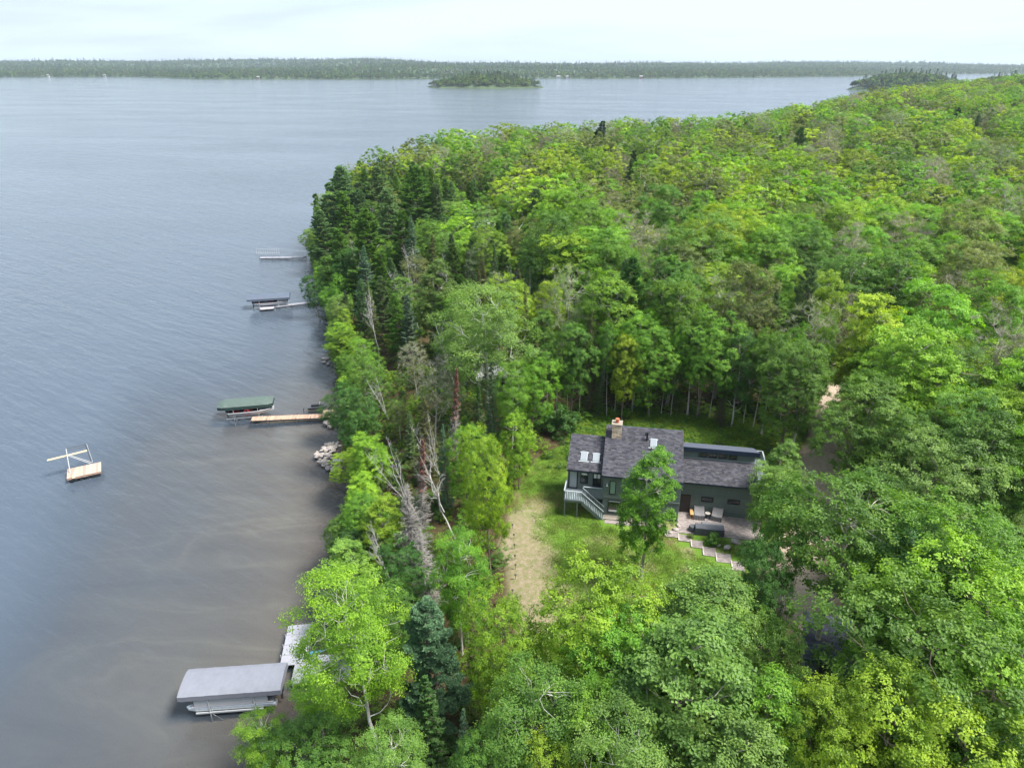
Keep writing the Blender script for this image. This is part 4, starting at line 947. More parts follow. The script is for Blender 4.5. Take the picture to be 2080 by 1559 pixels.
hill_mesh('far_hills', FX, FYY, far_z(FX, FD))
n = 26000; x = RNG.uniform(-2900, 3600, n); d = 8+RNG.random(n)**1.7*1500; y = far_y(x)+d; vis = np.abs(x) < .80*y+150; x, d, y = x[vis], d[vis], y[vis]
far_wood('far_shore_wood', x, y, far_z(x, d)-1, 1.0+.25*smooth(300, 1500, d), .25, .9)
n = 9000; x = RNG.uniform(-3900, 3600, n); d = RNG.uniform(1500, 3300, n); y = far_y(x)+d; vis = np.abs(x) < .80*y; x, d, y = x[vis], d[vis], y[vis]
far_wood('far_hill_wood', x, y, far_z(x, d)-1, 1.7, .25, .85)
# ================================================================== materials for built things
M_SHING = simple('shingles', (.048, .048, .062), .9, noise=.12, scale=14, var=.38, col2=(.070, .068, .076), bump=.2, spec=.2)
M_SIDING = simple('siding_paint', (.128, .155, .145), .55, noise=.10, scale=2.0, var=.08)
M_NAVY = simple('navy_fascia', (.022, .035, .065), .45, noise=.08)
M_DECK = simple('grey_deck_paint', (.20, .235, .25), .6, noise=.12, scale=4, var=.1)
M_RAILW = simple('pale_handrail', (.30, .33, .35), .5, noise=.08)
M_BLACK = simple('black_frame', (.015, .015, .017), .4, noise=.1)
M_DOOR = simple('dark_door', (.035, .026, .026), .5, noise=.1)
M_WHITE = simple('white_metal', (.46, .47, .48), .35, noise=.05)
M_ALU = simple('aluminium', (.60, .62, .64), .35, metal=.55, noise=.08)
M_STEEL = simple('dark_steel', (.06, .065, .075), .45, noise=.15)
M_CHIM = simple('chimney_stone', (.58, .47, .36), .9, noise=.25, scale=7, var=.3, bump=.4, col2=(.68, .50, .34))
M_TERRA = simple('terracotta', (.42, .12, .06), .8, noise=.15)
M_PAVER = simple('paver', (.27, .225, .21), .9, noise=.15, scale=5, var=.22, col2=(.235, .205, .195))
M_STONE = simple('pale_stone', (.40, .36, .32), .9, noise=.25, scale=3, bump=.4)
M_ROCK = simple('boulder', (.32, .285, .265), .9, noise=.35, scale=2.2, bump=.6)
M_GRAVEL = simple('gravel', (.27, .235, .19), .95, noise=.5, scale=28, bump=.8)
M_COVER = simple('grey_fabric_cover', (.155, .15, .155), .9, noise=.12, scale=4, bump=.15)
M_COVERD = simple('dark_fabric_cover', (.085, .09, .105), .9, noise=.15, scale=4, bump=.15)
M_WOODB = simple('orange_wood', (.55, .30, .12), .7, noise=.2)
M_PLANK = simple('weathered_plank', (.38, .29, .235), .85, noise=.25, scale=4, var=.22, bump=.2)
M_PLANKR = simple('reddish_plank', (.40, .26, .19), .85, noise=.22, scale=4, var=.2, bump=.2)
M_YWOOD = simple('fresh_wood', (.62, .48, .27), .7, noise=.12, scale=4)
M_GCANV = simple('green_canvas_shaded_side', (.018, .040, .036), .7, noise=.12, scale=2)  # canopy skirt: the shade on the sides is put into this darker colour
M_GCANV_LIT = simple('green_canvas_lit_top', (.070, .100, .088), .7, noise=.12, scale=2)  # same canvas seen from above, daylight on it painted as a lighter colour
M_BCANV = simple('slate_canvas', (.08, .10, .14), .6, noise=.1, scale=2)
M_LCANV = simple('pale_grey_canvas', (.165, .172, .205), .65, noise=.07, scale=1.5)
M_HULLW = simple('white_hull', (.42, .42, .44), .25, noise=.05)
M_HULLD = simple('dark_hull', (.05, .055, .065), .3, noise=.1)
M_PANEL = simple('pale_dock_panel', (.25, .25, .285), .6, noise=.08, var=.06)
M_GREYP = simple('grey_dock_panel', (.36, .35, .38), .7, noise=.12, var=.1)
M_BLUE = simple('blue_canvas', (.03, .16, .36), .6, noise=.1)
M_RED = simple('red_wheel', (.38, .03, .04), .5, noise=.1)
M_SOLAR = simple('stake_black', (.02, .02, .02), .5)
M_BLIND = simple('white_blind', (.78, .80, .80), .6, noise=.03)
def glass_mat(name, col, rough=.06):
    m, n, out = new_mat(name); p = N(n, 'ShaderNodeBsdfPrincipled', Roughness=rough); p.inputs['Base Color'].default_value = (*col, 1); p.inputs['Specular IOR Level'].default_value = .9
    n.links.new(p.outputs[0], out.inputs['Surface']); return m
M_GLASS = glass_mat('dark_glass', (.02, .022, .025)); M_GLASSG = glass_mat('greenish_glass', (.22, .33, .29), .15); M_SKYL = glass_mat('skylight_glass', (.22, .24, .26), .12)

# ================================================================== the house
A0 = at(1384, 1039, G0); TH = R_(-10.24); U3 = np.array([math.cos(TH), math.sin(TH), 0]); V3 = np.array([-U3[1], U3[0], 0])
def uvz(p): d = p-A0; return float(d@U3), float(d@V3), float(p[2]-G0)
def uv(px, py, z=0): return uvz(at(px, py, G0+z))
def HP(u, v, z=0): return A0+U3*u+V3*v+np.array([0, 0, z])
house = thing('house', 'dark grey-green lake house with slate shingled shed roofs beside the lawn', 'house', A0, TH)
S_ = .42
class Roof:      # a sloping plane: z = z0 + S*(v - v0)
    def __init__(s, v0, z0, S=S_): s.v0, s.z0, s.S = v0, z0, S
    def z(s, v): return s.z0+s.S*(v-s.v0)
def roof(name, u0, u1, v0, v1, rf, th=.16, mat=M_NAVY, shing=True, seed=1):
    g = Geo(); g.hexa([[u0, v0, rf.z(v0)-th], [u1, v0, rf.z(v0)-th], [u1, v1, rf.z(v1)-th], [u0, v1, rf.z(v1)-th], [u0, v0, rf.z(v0)], [u1, v0, rf.z(v0)], [u1, v1, rf.z(v1)], [u0, v1, rf.z(v1)]])
    r = build(g, 'roof', mat, house)
    if shing:
        rg = np.random.default_rng(seed); g = Geo(); sl = math.hypot(1, rf.S); step = .145/sl*(1 if v1 > v0 else -1); nrow = int(abs((v1-v0)/step))
        for i in range(nrow):
            va = v0+i*step-.01*np.sign(step); vb = va+step*1.25
            if abs(vb-v0) > abs(v1-v0): vb = v1
            us = [u0-.01]; x = u0-.01+rg.uniform(.1, .3)
            while x < u1-.08: us.append(x); x += rg.choice([.22, .28, .34, .4])
            us.append(u1+.01)
            for a, b in zip(us[:-1], us[1:]):
                t0 = .030+rg.uniform(0, .012); lo, hi = (va, vb) if rf.S*np.sign(step) > 0 or rf.S < 0 else (va, vb)
                zl, zh = rf.z(lo), rf.z(hi)
                g.hexa([[a, lo, zl+.002], [b-.006, lo, zl+.002], [b-.006, hi, zh+.002], [a, hi, zh+.002], [a, lo, zl+t0], [b-.006, lo, zl+t0], [b-.006, hi, zh+.008], [a, hi, zh+.008]] if vb > va else
                       [[b-.006, lo, zl+.002], [a, lo, zl+.002], [a, hi, zh+.002], [b-.006, hi, zh+.002], [b-.006, lo, zl+t0], [a, lo, zl+t0], [a, hi, zh+.008], [b-.006, hi, zh+.008]], var=rg.random())
        build(g, 'shingles', M_SHING, r, kind='stuff')
    return r
def wall(u0, u1, v0, v1, zb, rf, mat=M_SIDING):
    g = Geo(); d = .17; g.hexa([[u0, v0, zb], [u1, v0, zb], [u1, v1, zb], [u0, v1, zb], [u0, v0, rf.z(v0)-d], [u1, v0, rf.z(v0)-d], [u1, v1, rf.z(v1)-d], [u0, v1, rf.z(v1)-d]])
    return build(g, 'wall', mat, house)
def siding(w_, u0, u1, v, zb, zt, holes=(), exp=.16, seed=0):
    """lapped boards on a wall facing -v; holes = (ua, ub, za, zb)"""
    rg = np.random.default_rng(seed); g = Geo(); z = zb
    while z < zt-.02:
        z1 = min(z+exp, zt); spans = [(u0, u1)]
        for (a, b, c, d) in holes:
            if z1 > c+.01 and z < d-.01:
                ns = []
                for s0, s1 in spans:
                    if b <= s0 or a >= s1: ns.append((s0, s1)); continue
                    if a > s0: ns.append((s0, a))
                    if b < s1: ns.append((b, s1))
                spans = ns
        for s0, s1 in spans:
            x = s0
            while x < s1-.02:
                e = min(x+rg.uniform(2.4, 3.8), s1)
                g.hexa([[x, v-.045, z], [e-.004, v-.045, z], [e-.004, v+.002, z], [x, v+.002, z], [x, v-.012, z1], [e-.004, v-.012, z1], [e-.004, v+.002, z1], [x, v+.002, z1]], var=rg.random()); x = e
        z = z1
    return build(g, 'siding', M_SIDING, w_, kind='stuff')
def siding_left(w_, u, v0, v1, zb, ztf, exp=.16):
    g = Geo(); z = zb
    while z < max(ztf(v0), ztf(v1)):
        # clip each board to the sloping top
        va = v0
        if ztf(v0) < z+exp: va = v0+(z+exp-ztf(v0))/S_
        if va >= v1: break
        g.hexa([[u-.045, va, z], [u+.002, va, z], [u+.002, v1, z], [u-.045, v1, z], [u-.012, va, z+exp], [u+.002, va, z+exp], [u+.002, v1, z+exp], [u-.012, v1, z+exp]], var=random.random()); z += exp
    return build(g, 'siding', M_SIDING, w_, kind='stuff')
def window(ua, ub, za, zb, v, frame=M_BLACK, pane=M_GLASS, bars=0, fw=.07, name='window', blind=None):
    g = Geo()
    g.box(ua, ub, v-.075, v, za, za+fw); g.box(ua, ub, v-.075, v, zb-fw, zb); g.box(ua, ua+fw, v-.075, v, za+fw, zb-fw); g.box(ub-fw, ub, v-.075, v, za+fw, zb-fw)
    for k in range(bars):
        x = ua+(ub-ua)*(k+1)/(bars+1); g.box(x-.03, x+.03, v-.07, v, za+fw, zb-fw)
    o = build(g, name, frame, house)
    g = Geo(); g.box(ua+fw, ub-fw, v-.028, v-.014, za+fw, zb-fw); build(g, 'pane', pane, o)
    if blind:
        g = Geo(); g.box(ua+fw+.03, ub-fw-.03, v-.034, v-.030, blind[0], blind[1]); build(g, 'blind', M_BLIND, o)
    return o
rw = (0, 0)
VM = -1.8                                    # front wall of the main block
UML, UMR = -7.62, -.45
rM = Roof(-2.2, 4.60); rL = Roof(-1.05, 4.22); rR = Roof(-.38, 3.62)
n_up = lambda S: V3*(-S)+np.array([0, 0, 1.])
def onroof(px, py, rf): return uvz(onplane(px, py, HP(0, rf.v0, rf.z0), n_up(rf.S)))
vtopM = onroof(1239.5, 862, rM)[1]; vtopL = onroof(1163.7, 880, rL)[1]; vtopR = onroof(1386, 927.4, rR)[1]
UL0 = -11.28; UR1 = 6.72
# main block
wM = wall(UML, UMR, VM, vtopM-.15, -.5, rM)
h_up = (-7.06, -6.46, 2.4, 3.92); h_b1 = (-7.12, -5.9, .36, 1.74); h_b2 = (-5.78, -4.5, .36, 1.74); h_u2 = (-3.3, -2.1, 2.4, 3.7); h_u3 = (-5.0, -4.2, 2.4, 3.7)
siding(wM, UML, UMR, VM, -.4, rM.z(VM)-.2, [h_up, h_b1, h_b2, h_u2], seed=3)
siding_left(wM, UML, VM, vtopM-.2, -.3, lambda v: rM.z(v)-.2)
window(*h_up, VM, pane=M_GLASSG); window(*h_b1, VM, fw=.08, blind=(.46, .66)); window(*h_b2, VM, fw=.08, blind=(.46, .66)); window(*h_u2, VM, pane=M_GLASSG)
g = Geo(); g.box(-7.05, -5.97, VM-.1, VM-.045, 1.60, 1.70); build(g, 'window_blind_rail', M_RAILW, house)
g = Geo(); g.box(UML-.05, UMR+.05, VM-.09, VM-.05, 2.02, 2.16); build(g, 'belt_board', M_SIDING, house)
rfM = roof('roof', UML-.22, UMR+.12, -2.2, vtopM, rM, seed=11)
# left wing with balcony
wL = wall(-11.15, UML, -.62, vtopL-.15, 1.75, rL)
h_d = (-11.1, -10.2, 1.93, 3.92)
siding(wL, -11.15, UML, -.62, 1.78, rL.z(-.62)-.2, [h_d, (-9.95, -9.2, 2.6, 3.9), (-8.75, -7.95, 2.4, 3.9)], seed=4)
siding_left(wL, -11.15, -.62, vtopL-.2, 1.78, lambda v: rL.z(v)-.2)
window(*h_d, -.62, fw=.1, name='door', pane=glass_mat('blind_glass', (.30, .33, .35), .25)); window(-9.95, -9.2, 2.6, 3.9, -.62, blind=(3.55, 3.75)); window(-8.75, -7.95, 2.4, 3.9, -.62, bars=1, blind=(3.3, 3.75))
g = Geo(); g.box(-11.05, UML, .4, vtopL-.3, -.4, 1.75); build(g, 'dark_underspace_wall', simple('painted_shade_block', (.07, .07, .075), .9), house)  # dark colour paints in the shade of the open space below the wing
rfL = roof('roof', UL0, UML-.24, -1.05, vtopL, rL, seed=12)
# right wing
wR = wall(UMR, 6.55, 0, vtopR+.02, -.3, rR)
h_dr = (-.2, .72, 0.0, 2.05); h_w1 = (1.70, 2.84, 1.46, 1.97); h_w2 = (4.15, 5.30, 1.48, 1.95)
siding(wR, UMR, 6.55, 0, 0, rR.z(0)-.2, [h_dr, h_w1, h_w2], seed=5)
window(*h_w1, 0, fw=.055); window(*h_w2, 0, fw=.055)
g = Geo(); g.box(-.2, .72, -.06, 0, 0, 2.05); dr = build(g, 'door', M_BLACK, house)
g = Geo(); g.box(-.12, .64, -.075, -.061, .04, 1.97); build(g, 'door_leaf', M_DOOR, dr)
rfR = roof('roof', UMR+.13, UR1, -.38, vtopR, rR, seed=13)
# clerestory and its back-falling roof
vC = vtopR+.02; zC = 6.05; rC = Roof(vC-.22, zC, -.40)
g = Geo(); g.hexa([[UMR, vC, -.3], [6.55, vC, -.3], [6.55, 7.2, -.3], [UMR, 7.2, -.3], [UMR, vC, rC.z(vC)-.2], [6.55, vC, rC.z(vC)-.2], [6.55, 7.2, rC.z(7.2)-.2], [UMR, 7.2, rC.z(7.2)-.2]]); wC = build(g, 'wall', M_SIDING, house)
cw = [(1.24+i*.945, 1.24+i*.945+.80, 5.0, 5.46) for i in range(4)]
siding(wC, UMR+.13, 6.55, vC, rR.z(vC)+.06, 5.62, cw, seed=6)
for i, c in enumerate(cw): window(*c, vC, fw=.05)
g = Geo(); g.box(UMR+.13, 6.6, vC-.10, vC-.05, rR.z(vC)+.0, rR.z(vC)+.07); build(g, 'flashing', M_RAILW, house)
g = Geo(); vF = vC-.22; g.box(UMR+.13, 6.86, vF-.05, vF, zC-.46, zC+.01); build(g, 'fascia', M_NAVY, house)
g = Geo(); v7 = 5.6
g.hexa([[UMR+.13, vF, zC-.14], [6.85, vF, zC-.14], [6.85, v7, rC.z(v7)-.14], [UMR+.13, v7, rC.z(v7)-.14], [UMR+.13, vF, zC], [6.85, vF, zC], [6.85, v7, rC.z(v7)], [UMR+.13, v7, rC.z(v7)]])
build(g, 'roof', simple('membrane_roof', (.075, .085, .115), .7, noise=.1, scale=3), house)
# roof fittings (sub-parts of their roofs)
def on_slope(rf, u0, u1, va, vb, lo, hi, g, **k):
    g.hexa([[u0, va, rf.z(va)+lo], [u1, va, rf.z(va)+lo], [u1, vb, rf.z(vb)+lo], [u0, vb, rf.z(vb)+lo], [u0, va, rf.z(va)+hi], [u1, va, rf.z(va)+hi], [u1, vb, rf.z(vb)+hi], [u0, vb, rf.z(vb)+hi]], **k)
def skylight(parent, rf, tl, br):
    a = onroof(*tl, rf); b = onroof(*br, rf); u0, u1, v0, v1 = a[0], b[0], b[1], a[1]
    g = Geo(); on_slope(rf, u0, u1, v0, v1, .02, .13, g, mi=0); on_slope(rf, u0+.06, u1-.06, v0+.06, v1-.06, .131, .15, g, mi=1)
    on_slope(rf, u0-.17, u1+.17, v0-.10, v0-.003, .045, .06, g, mi=2); on_slope(rf, u0-.10, u0-.003, v0+.9*(v1-v0), v1, .045, .07, g, mi=2); on_slope(rf, u1+.003, u1+.10, v0+.9*(v1-v0), v1, .045, .07, g, mi=2)
    build(g, 'skylight', [M_RAILW, M_SKYL, M_RAILW], parent)
skylight(rfM, rM, (1321.5, 892), (1334, 910)); skylight(rfL, rL, (1181, 918), (1192.5, 937)); skylight(rfL, rL, (1205.5, 921), (1217, 939))
c = onroof(1252, 887, rM); g = Geo(); cu, cv = c[0], c[1]+.25; zb = rM.z(cv)-.2; rg = np.random.default_rng(5)
zz = zb; row = 0
while zz < zb+1.5:
    hgt = .15; off = .16 if row % 2 else 0
    for (ax, L0, fixed) in ((0, 1.0, -.5), (0, 1.0, .5), (1, 1.0, -.5), (1, 1.0, .5)):
        x = -.5-off*.5
        while x < .5:
            e = min(x+.3, .5); s0 = max(x, -.5)
            if e-s0 > .04:
                if ax == 0: g.box(cu+s0*.9, cu+e*.9-.012, cv+(fixed*.9 if fixed < 0 else fixed*.9-.1), cv+(fixed*.9+.1 if fixed < 0 else fixed*.9)+rg.uniform(-.008, .008), zz, zz+hgt-.014, var=rg.random())
                else: g.box(cu+(fixed*.9-.004 if fixed < 0 else fixed*.9-.1), cu+(fixed*.9+.1 if fixed < 0 else fixed*.9+.004), cv+s0*.9+.1, cv+e*.9-.11, zz, zz+hgt-.014, var=rg.random())
            x = e
    zz += hgt; row += 1
g.box(cu-.40, cu+.40, cv-.40, cv+.40, zb, zz-.02, var=.1)
ch = build(g, 'chimney', M_CHIM, rfM)
g = Geo(); g.box(cu-.52, cu+.52, cv-.52, cv+.52, zz, zz+.07, var=.7, mi=0); g.tube([[cu, cv, zz+.09], [cu, cv, zz+.42]], [.17, .15], 10, mi=1); g.tube([[cu, cv, zz+.42], [cu, cv, zz+.48]], [.22, .22], 10, mi=1)
build(g, 'chimney_cap', [M_GRAVEL, M_TERRA], rfM)
c = onroof(1314, 894, rM); g = Geo(); g.tube([[c[0], c[1], rM.z(c[1])-.05], [c[0], c[1], rM.z(c[1])+.75]], .10, 10); g.tube([[c[0], c[1], rM.z(c[1])+.75], [c[0], c[1], rM.z(c[1])+.86]], [.15, .13], 10)
build(g, 'vent_pipe', M_BLACK, rfM)
for q in ((1311.5, 884), (1322.5, 914)):
    c = onroof(*q, rM); g = Geo(); g.tube([[c[0], c[1], rM.z(c[1])-.03], [c[0], c[1], rM.z(c[1])+.3]], .045, 8); build(g, 'vent_pipe', M_BLACK, rfM)
# wall lamps
for (u, v, z) in ((-.2, -.14, 3.1), (6.15, -.14, 3.0), (-7.3, VM-.14, 3.5)):
    g = Geo(); g.box(u-.06, u+.06, v, v+.1, z-.08, z+.12); g.tube([[u, v-.02, z+.02], [u, v-.09, z-.12]], [.05, .10], 8); build(g, 'wall_lamp', M_WHITE, house)
g = Geo(); g.tube([[6.45, -.30, 3.3], [6.45, -.02, 3.25], [6.45, -.06, .15]], .04, 6); build(g, 'downpipe', M_WHITE, house)
# balcony deck, railing and stairs on the left
DZ = 1.9; dk = Geo(); DVF = -2.75
dk.box(-11.3, -9.55, DVF, -.64, DZ-.24, DZ-.035); dk.box(-9.54, UML-.06, -1.75, -.64, DZ-.24, DZ-.035); dk.box(UML-.3, UML-.07, .2, -.64, DZ-.3, DZ-.245)
deck = build(dk, 'deck', M_SIDING, house)
g = Geo(); x = -11.3
while x < UML-.2:
    v0 = DVF if x < -9.66 else -1.75
    g.box(x, x+.13, v0-.02, -.66, DZ-.033, DZ, var=random.random()); x += .145
build(g, 'deck_boards', M_DECK, deck, kind='stuff')
for (u, v) in ((-11.2, DVF+.08), (-10.0, DVF+.08), (-11.2, -.85), (-8.3, -1.65)):
    g = Geo(); g.box(u-.06, u+.06, v-.06, v+.06, -.6, DZ-.24); build(g, 'post', M_SIDING, deck)
def rail(parent, a, b, h=.95, nb=None, mat=M_DECK, balm=None, spacing=.17, flat=True):
    a = np.array(a, float); b = np.array(b, float); L_ = np.linalg.norm((b-a)[:2]); d = (b-a)/L_
    g = Geo(); q = a+np.array([0, 0, h]); r_ = b+np.array([0, 0, h]); n_ = np.array([-d[1], d[0], 0])*.06
    g.hexa([q-n_, r_-n_, r_+n_, q+n_, q-n_+[0, 0, .05], r_-n_+[0, 0, .05], r_+n_+[0, 0, .05], q+n_+[0, 0, .05]]); build(g, 'handrail', M_RAILW, parent)
    k = int(L_/spacing)
    for i in range(k+1):
        p = a+d*(i*spacing+.04); g = Geo(); w_ = .035; 
        g.box(p[0]-w_, p[0]+w_, p[1]-.02, p[1]+.02, p[2]+.02, p[2]+h-.002); build(g, 'baluster', balm or mat, parent)
rail(deck, (-11.27, DVF+.02, DZ), (-9.62, DVF+.02, DZ)); rail(deck, (-11.27, DVF+.05, DZ), (-11.27, -.75, DZ)); rail(deck, (-9.55, -1.72, DZ), (UML-.1, -1.72, DZ), spacing=.13)
g = Geo(); SU0, SU1 = -9.6, -7.45; SVA, SVB = DVF+.02, -1.9
for v in (SVA, SVB): g.hexa([[SU0, v-.03, DZ-.42], [SU1, v-.03, -.42], [SU1, v+.03, -.42], [SU0, v+.03, DZ-.42], [SU0, v-.03, DZ-.03], [SU1, v-.03, .0], [SU1, v+.03, .0], [SU0, v+.03, DZ-.03]])
st = build(g, 'stairs', M_SIDING, house)
for i in range(10):
    t = (i+.5)/10; u = SU0+(SU1-SU0)*t; z = DZ*(1-t)-.02; g = Geo(); g.box(u-.13, u+.13, SVA+.03, SVB-.03, z-.04, z); build(g, 'tread', M_DECK, st)
for v in (SVA, SVB):
    a = np.array([SU0, v, DZ]); b = np.array([SU1, v, 0.0]); g = Geo(); w_ = .04
    g.hexa([[a[0], v-w_, a[2]+.92], [b[0], v-w_, b[2]+.92], [b[0], v+w_, b[2]+.92], [a[0], v+w_, a[2]+.92], [a[0], v-w_, a[2]+.97], [b[0], v-w_, b[2]+.97], [b[0], v+w_, b[2]+.97], [a[0], v+w_, a[2]+.97]]); build(g, 'handrail', M_RAILW, st)
    for i in range(13):
        t = (i+.3)/13; p = a+(b-a)*t; g = Geo(); g.box(p[0]-.045, p[0]+.045, v-.02, v+.02, p[2]-.25, p[2]+.92); build(g, 'baluster', M_DECK, st)
# small side deck at the right
g = Geo(); g.box(6.6, 8.0, 1.6, 6.6, 2.7, 2.9); sd2 = build(g, 'side_deck', M_DECK, house)
g = Geo(); x = 6.62
while x < 7.95: g.box(x, x+.13, 1.6, 6.6, 2.902, 2.93, var=random.random()); x += .145
build(g, 'deck_boards', M_DECK, sd2, kind='stuff')
for (u, v) in ((7.9, 1.7), (7.9, 4.1), (7.9, 6.5)):
    g = Geo(); g.box(u-.06, u+.06, v-.06, v+.06, -.5, 2.7); build(g, 'post', M_SIDING, sd2)
rail(sd2, (7.95, 1.62, 2.93), (7.95, 6.55, 2.93), h=.95, spacing=.22); rail(sd2, (6.7, 6.55, 2.93), (7.9, 6.55, 2.93), h=.95, spacing=.22)

# ------------------------------------------------------------------ gravel bed, patio, stone path (house frame)
def hroot(name, u, v, z=0, rz=0): p = HP(u, v, z); return p, TH+rz
g = Geo(); g.box(-7.45, -1.6, -2.5, VM-.02, -.10, .06); g.box(-7.6, -1.6, -2.62, -2.5, -.15, .10); gb = build(g, 'gravel_bed', M_GRAVEL, None, A0, TH, kind='structure')
def pavers(name, rects, z, mat, size=(.30, .15), parent_loc=None, seed=0, th=.05):
    rg = np.random.default_rng(seed); g = Geo()
    for (u0, u1, v0, v1) in rects:
        v = v0; r = 0
        while v < v1-.03:
            u = u0-(size[0]/2 if r % 2 else 0)
            while u < u1-.02:
                a, b = max(u, u0), min(u+size[0], u1); c = min(v+size[1], v1)
                if b-a > .03: g.box(a, b-.012, v, c-.012, z-.2, z+rg.uniform(-.004, .004), var=rg.random())
                u += size[0]
            v += size[1]; r += 1
    return g
g = pavers('patio', [(-.40, 7.4, -3.55, -.06)], .06, M_PAVER, seed=2); g.box(-.42, 7.42, -3.57, -.05, -.4, .035, var=0)
build(g, 'patio', M_PAVER, None, A0, TH, kind='structure')
steps = [(-1.6, -.35, -4.4, -3.4), (-.35, .75, -4.85, -3.85), (.75, 1.75, -5.6, -4.5), (1.75, 2.85, -6.6, -5.3), (2.85, 4.1, -7.3, -6.0), (4.1, 5.1, -8.2, -6.9)]
for i, (a, b, c, d) in enumerate(steps):
    z = .10-.014*i; g = pavers('p', [(a, b, c, d)], z, M_PAVER, seed=20+i); g.box(a, b-.01, c, d-.01, z-.3, z-.025, var=0)
    o = build(g, 'path', M_PAVER, None, A0, TH, kind='structure')
    g = Geo(); g.box(a-.10, a-.003, c, d, z-.25, z+.06); build(g, 'path_edging', M_STONE, o)
g = pavers('p', [(-7.3, -1.7, -3.2, -2.64)], .03, M_PAVER, seed=33); g.box(-7.32, -1.68, -3.22, -2.63, -.3, .01, var=0); build(g, 'path', M_PAVER, None, A0, TH, kind='structure')

# ------------------------------------------------------------------ furniture under covers
def soft_block(name, pts_b, pts_t, mat, parent, bev=.06):
    g = Geo(); g.hexa(list(pts_b)+list(pts_t)); o = build(g, name, mat, parent); bevel(o, bev, 3); return o
def cloth(name, w_, d, h_back, h_front, mat, parent, folds=.03, seed=0, flare=.06):
    """a fitted cover: draped top sloping to the front and creased skirts"""
    rg = np.random.default_rng(seed); nu, nv = 14, 16; g = Geo()
    u = np.linspace(-w_/2, w_/2, nu); v = np.linspace(-d/2, d/2, nv); X, Y = np.meshgrid(u, v); t = (Y+d/2)/d
    Z = h_front+(h_back-h_front)*smooth(.15, .8, t)-.04*np.cos(X/w_*PI)**2+.02*(vnoise(X*6+seed, Y*6, seed)-.5)
    i = np.arange(nv-1)[:, None]*nu+np.arange(nu-1)[None, :]; g.add(np.stack([X, Y, Z], -1).reshape(-1, 3), np.stack([i, i+1, i+nu+1, i+nu], -1).reshape(-1, 4))
    per = [(x, -d/2) for x in u]+[(w_/2, y) for y in v[1:]]+[(x, d/2) for x in u[::-1][1:]]+[(-w_/2, y) for y in v[::-1][1:-1]]
    zt = [Z[0, k] for k in range(nu)]+[Z[k, -1] for k in range(1, nv)]+[Z[-1, nu-1-k] for k in range(1, nu)]+[Z[nv-1-k, 0] for k in range(1, nv-1)]
    n = len(per); rings = []
    for s in (0, .35, .7, 1):
        r = []
        for k, ((x, y), z) in enumerate(zip(per, zt)):
            f = 1+flare*s+folds*s*math.sin(k*1.9+seed)*(1 if s > 0 else 0); r.append([x*f, y*f, z*(1-s)+.02*s])
        rings.append(r)
    V = np.array(rings).reshape(-1, 3); q = []
    for a in range(3):
        for k in range(n): q.append([a*n+k, (a+1)*n+k, (a+1)*n+(k+1) % n, a*n+(k+1) % n])
    g.add(V, q); return build(g, name, mat, parent, smooth_=False)
def pz(px, py, z=0.06): p = at(px, py, G0+z); return p
def lounge(px, py, rz, label, seed):
    p = pz(px, py); r = thing('covered_armchair', label, 'covered chair', p, TH+rz, None)
    cloth('cover', .95, 1.25, .88, .52, M_COVER, r, seed=seed)
    for sx in (-1, 1):
        for sy in (-1, 1):
            g = Geo(); g.box(sx*.40-.03, sx*.40+.03, sy*.52-.03, sy*.52+.03, 0, .3); build(g, 'leg', M_STEEL, r)
lounge(1419, 1048, .02, 'patio chair under a grey cover, nearer the dark door', 1); lounge(1456, 1051, -.22, 'patio chair under a sagging grey cover, farther from the door', 2)
p = pz(1436.5, 1050.5); r = thing('side_table', 'round dark side table with pale top between the covered chairs', 'table', p, TH)
g = Geo(); g.tube([[0, 0, .48], [0, 0, .52]], .25, 20); build(g, 'table_top', M_STONE, r); g = Geo(); g.tube([[0, 0, 0], [0, 0, .24], [0, 0, .478]], [.22, .15, .22], 14); build(g, 'drum', M_STEEL, r)
for k in range(10):
    a = k*PI/5; g = Geo(); g.tube([[.23*math.cos(a), .23*math.sin(a), .0], [.17*math.cos(a+.3), .17*math.sin(a+.3), .24], [.23*math.cos(a+.6), .23*math.sin(a+.6), .478]], .012, 4); build(g, 'wire', M_STEEL, r)
p = pz(1404, 1049); r = thing('firewood_rack', 'small orange wooden rack beside the dark door', 'rack', p, TH)
for k in range(5): g = Geo(); g.box(-.15, .15, -.45+k*.19, -.45+k*.19+.15, .52, .56); build(g, 'slat', M_WOODB, r)
for sx in (-1, 1):
    g = Geo(); g.box(sx*.15-.02, sx*.15+.02, -.45, .46, .44, .52); build(g, 'rail', M_WOODB, r)
    for sy in (-1, 1): g = Geo(); g.box(sx*.13-.025, sx*.13+.025, sy*.40-.025, sy*.40+.025, 0, .44); build(g, 'leg', M_WOODB, r)
p = pz(1405.5, 1076); r = thing('covered_stool', 'small round seat under a dark grey cover at the patio edge', 'covered stool', p, TH)
g = Geo(); th_ = np.arange(24)*2*PI/24
for a, b, ra, rb in ((0.02, .40, .36, .31), (.40, .50, .31, .27), (.50, .53, .27, .02)):
    g.add(np.concatenate([np.stack([np.cos(th_)*(rr*(1+.03*np.sin(th_*7)*(zz_ < .1))), np.sin(th_)*(rr*(1+.03*np.sin(th_*7)*(zz_ < .1))), np.full(24, zz_)], 1) for zz_, rr in ((a, ra), (b, rb))]), [[k, (k+1) % 24, 24+(k+1) % 24, 24+k] for k in range(24)])
build(g, 'cover', M_COVERD, r); g = Geo(); g.tube([[0, 0, 0], [0, 0, .3]], .25, 12); build(g, 'frame', M_STEEL, r)
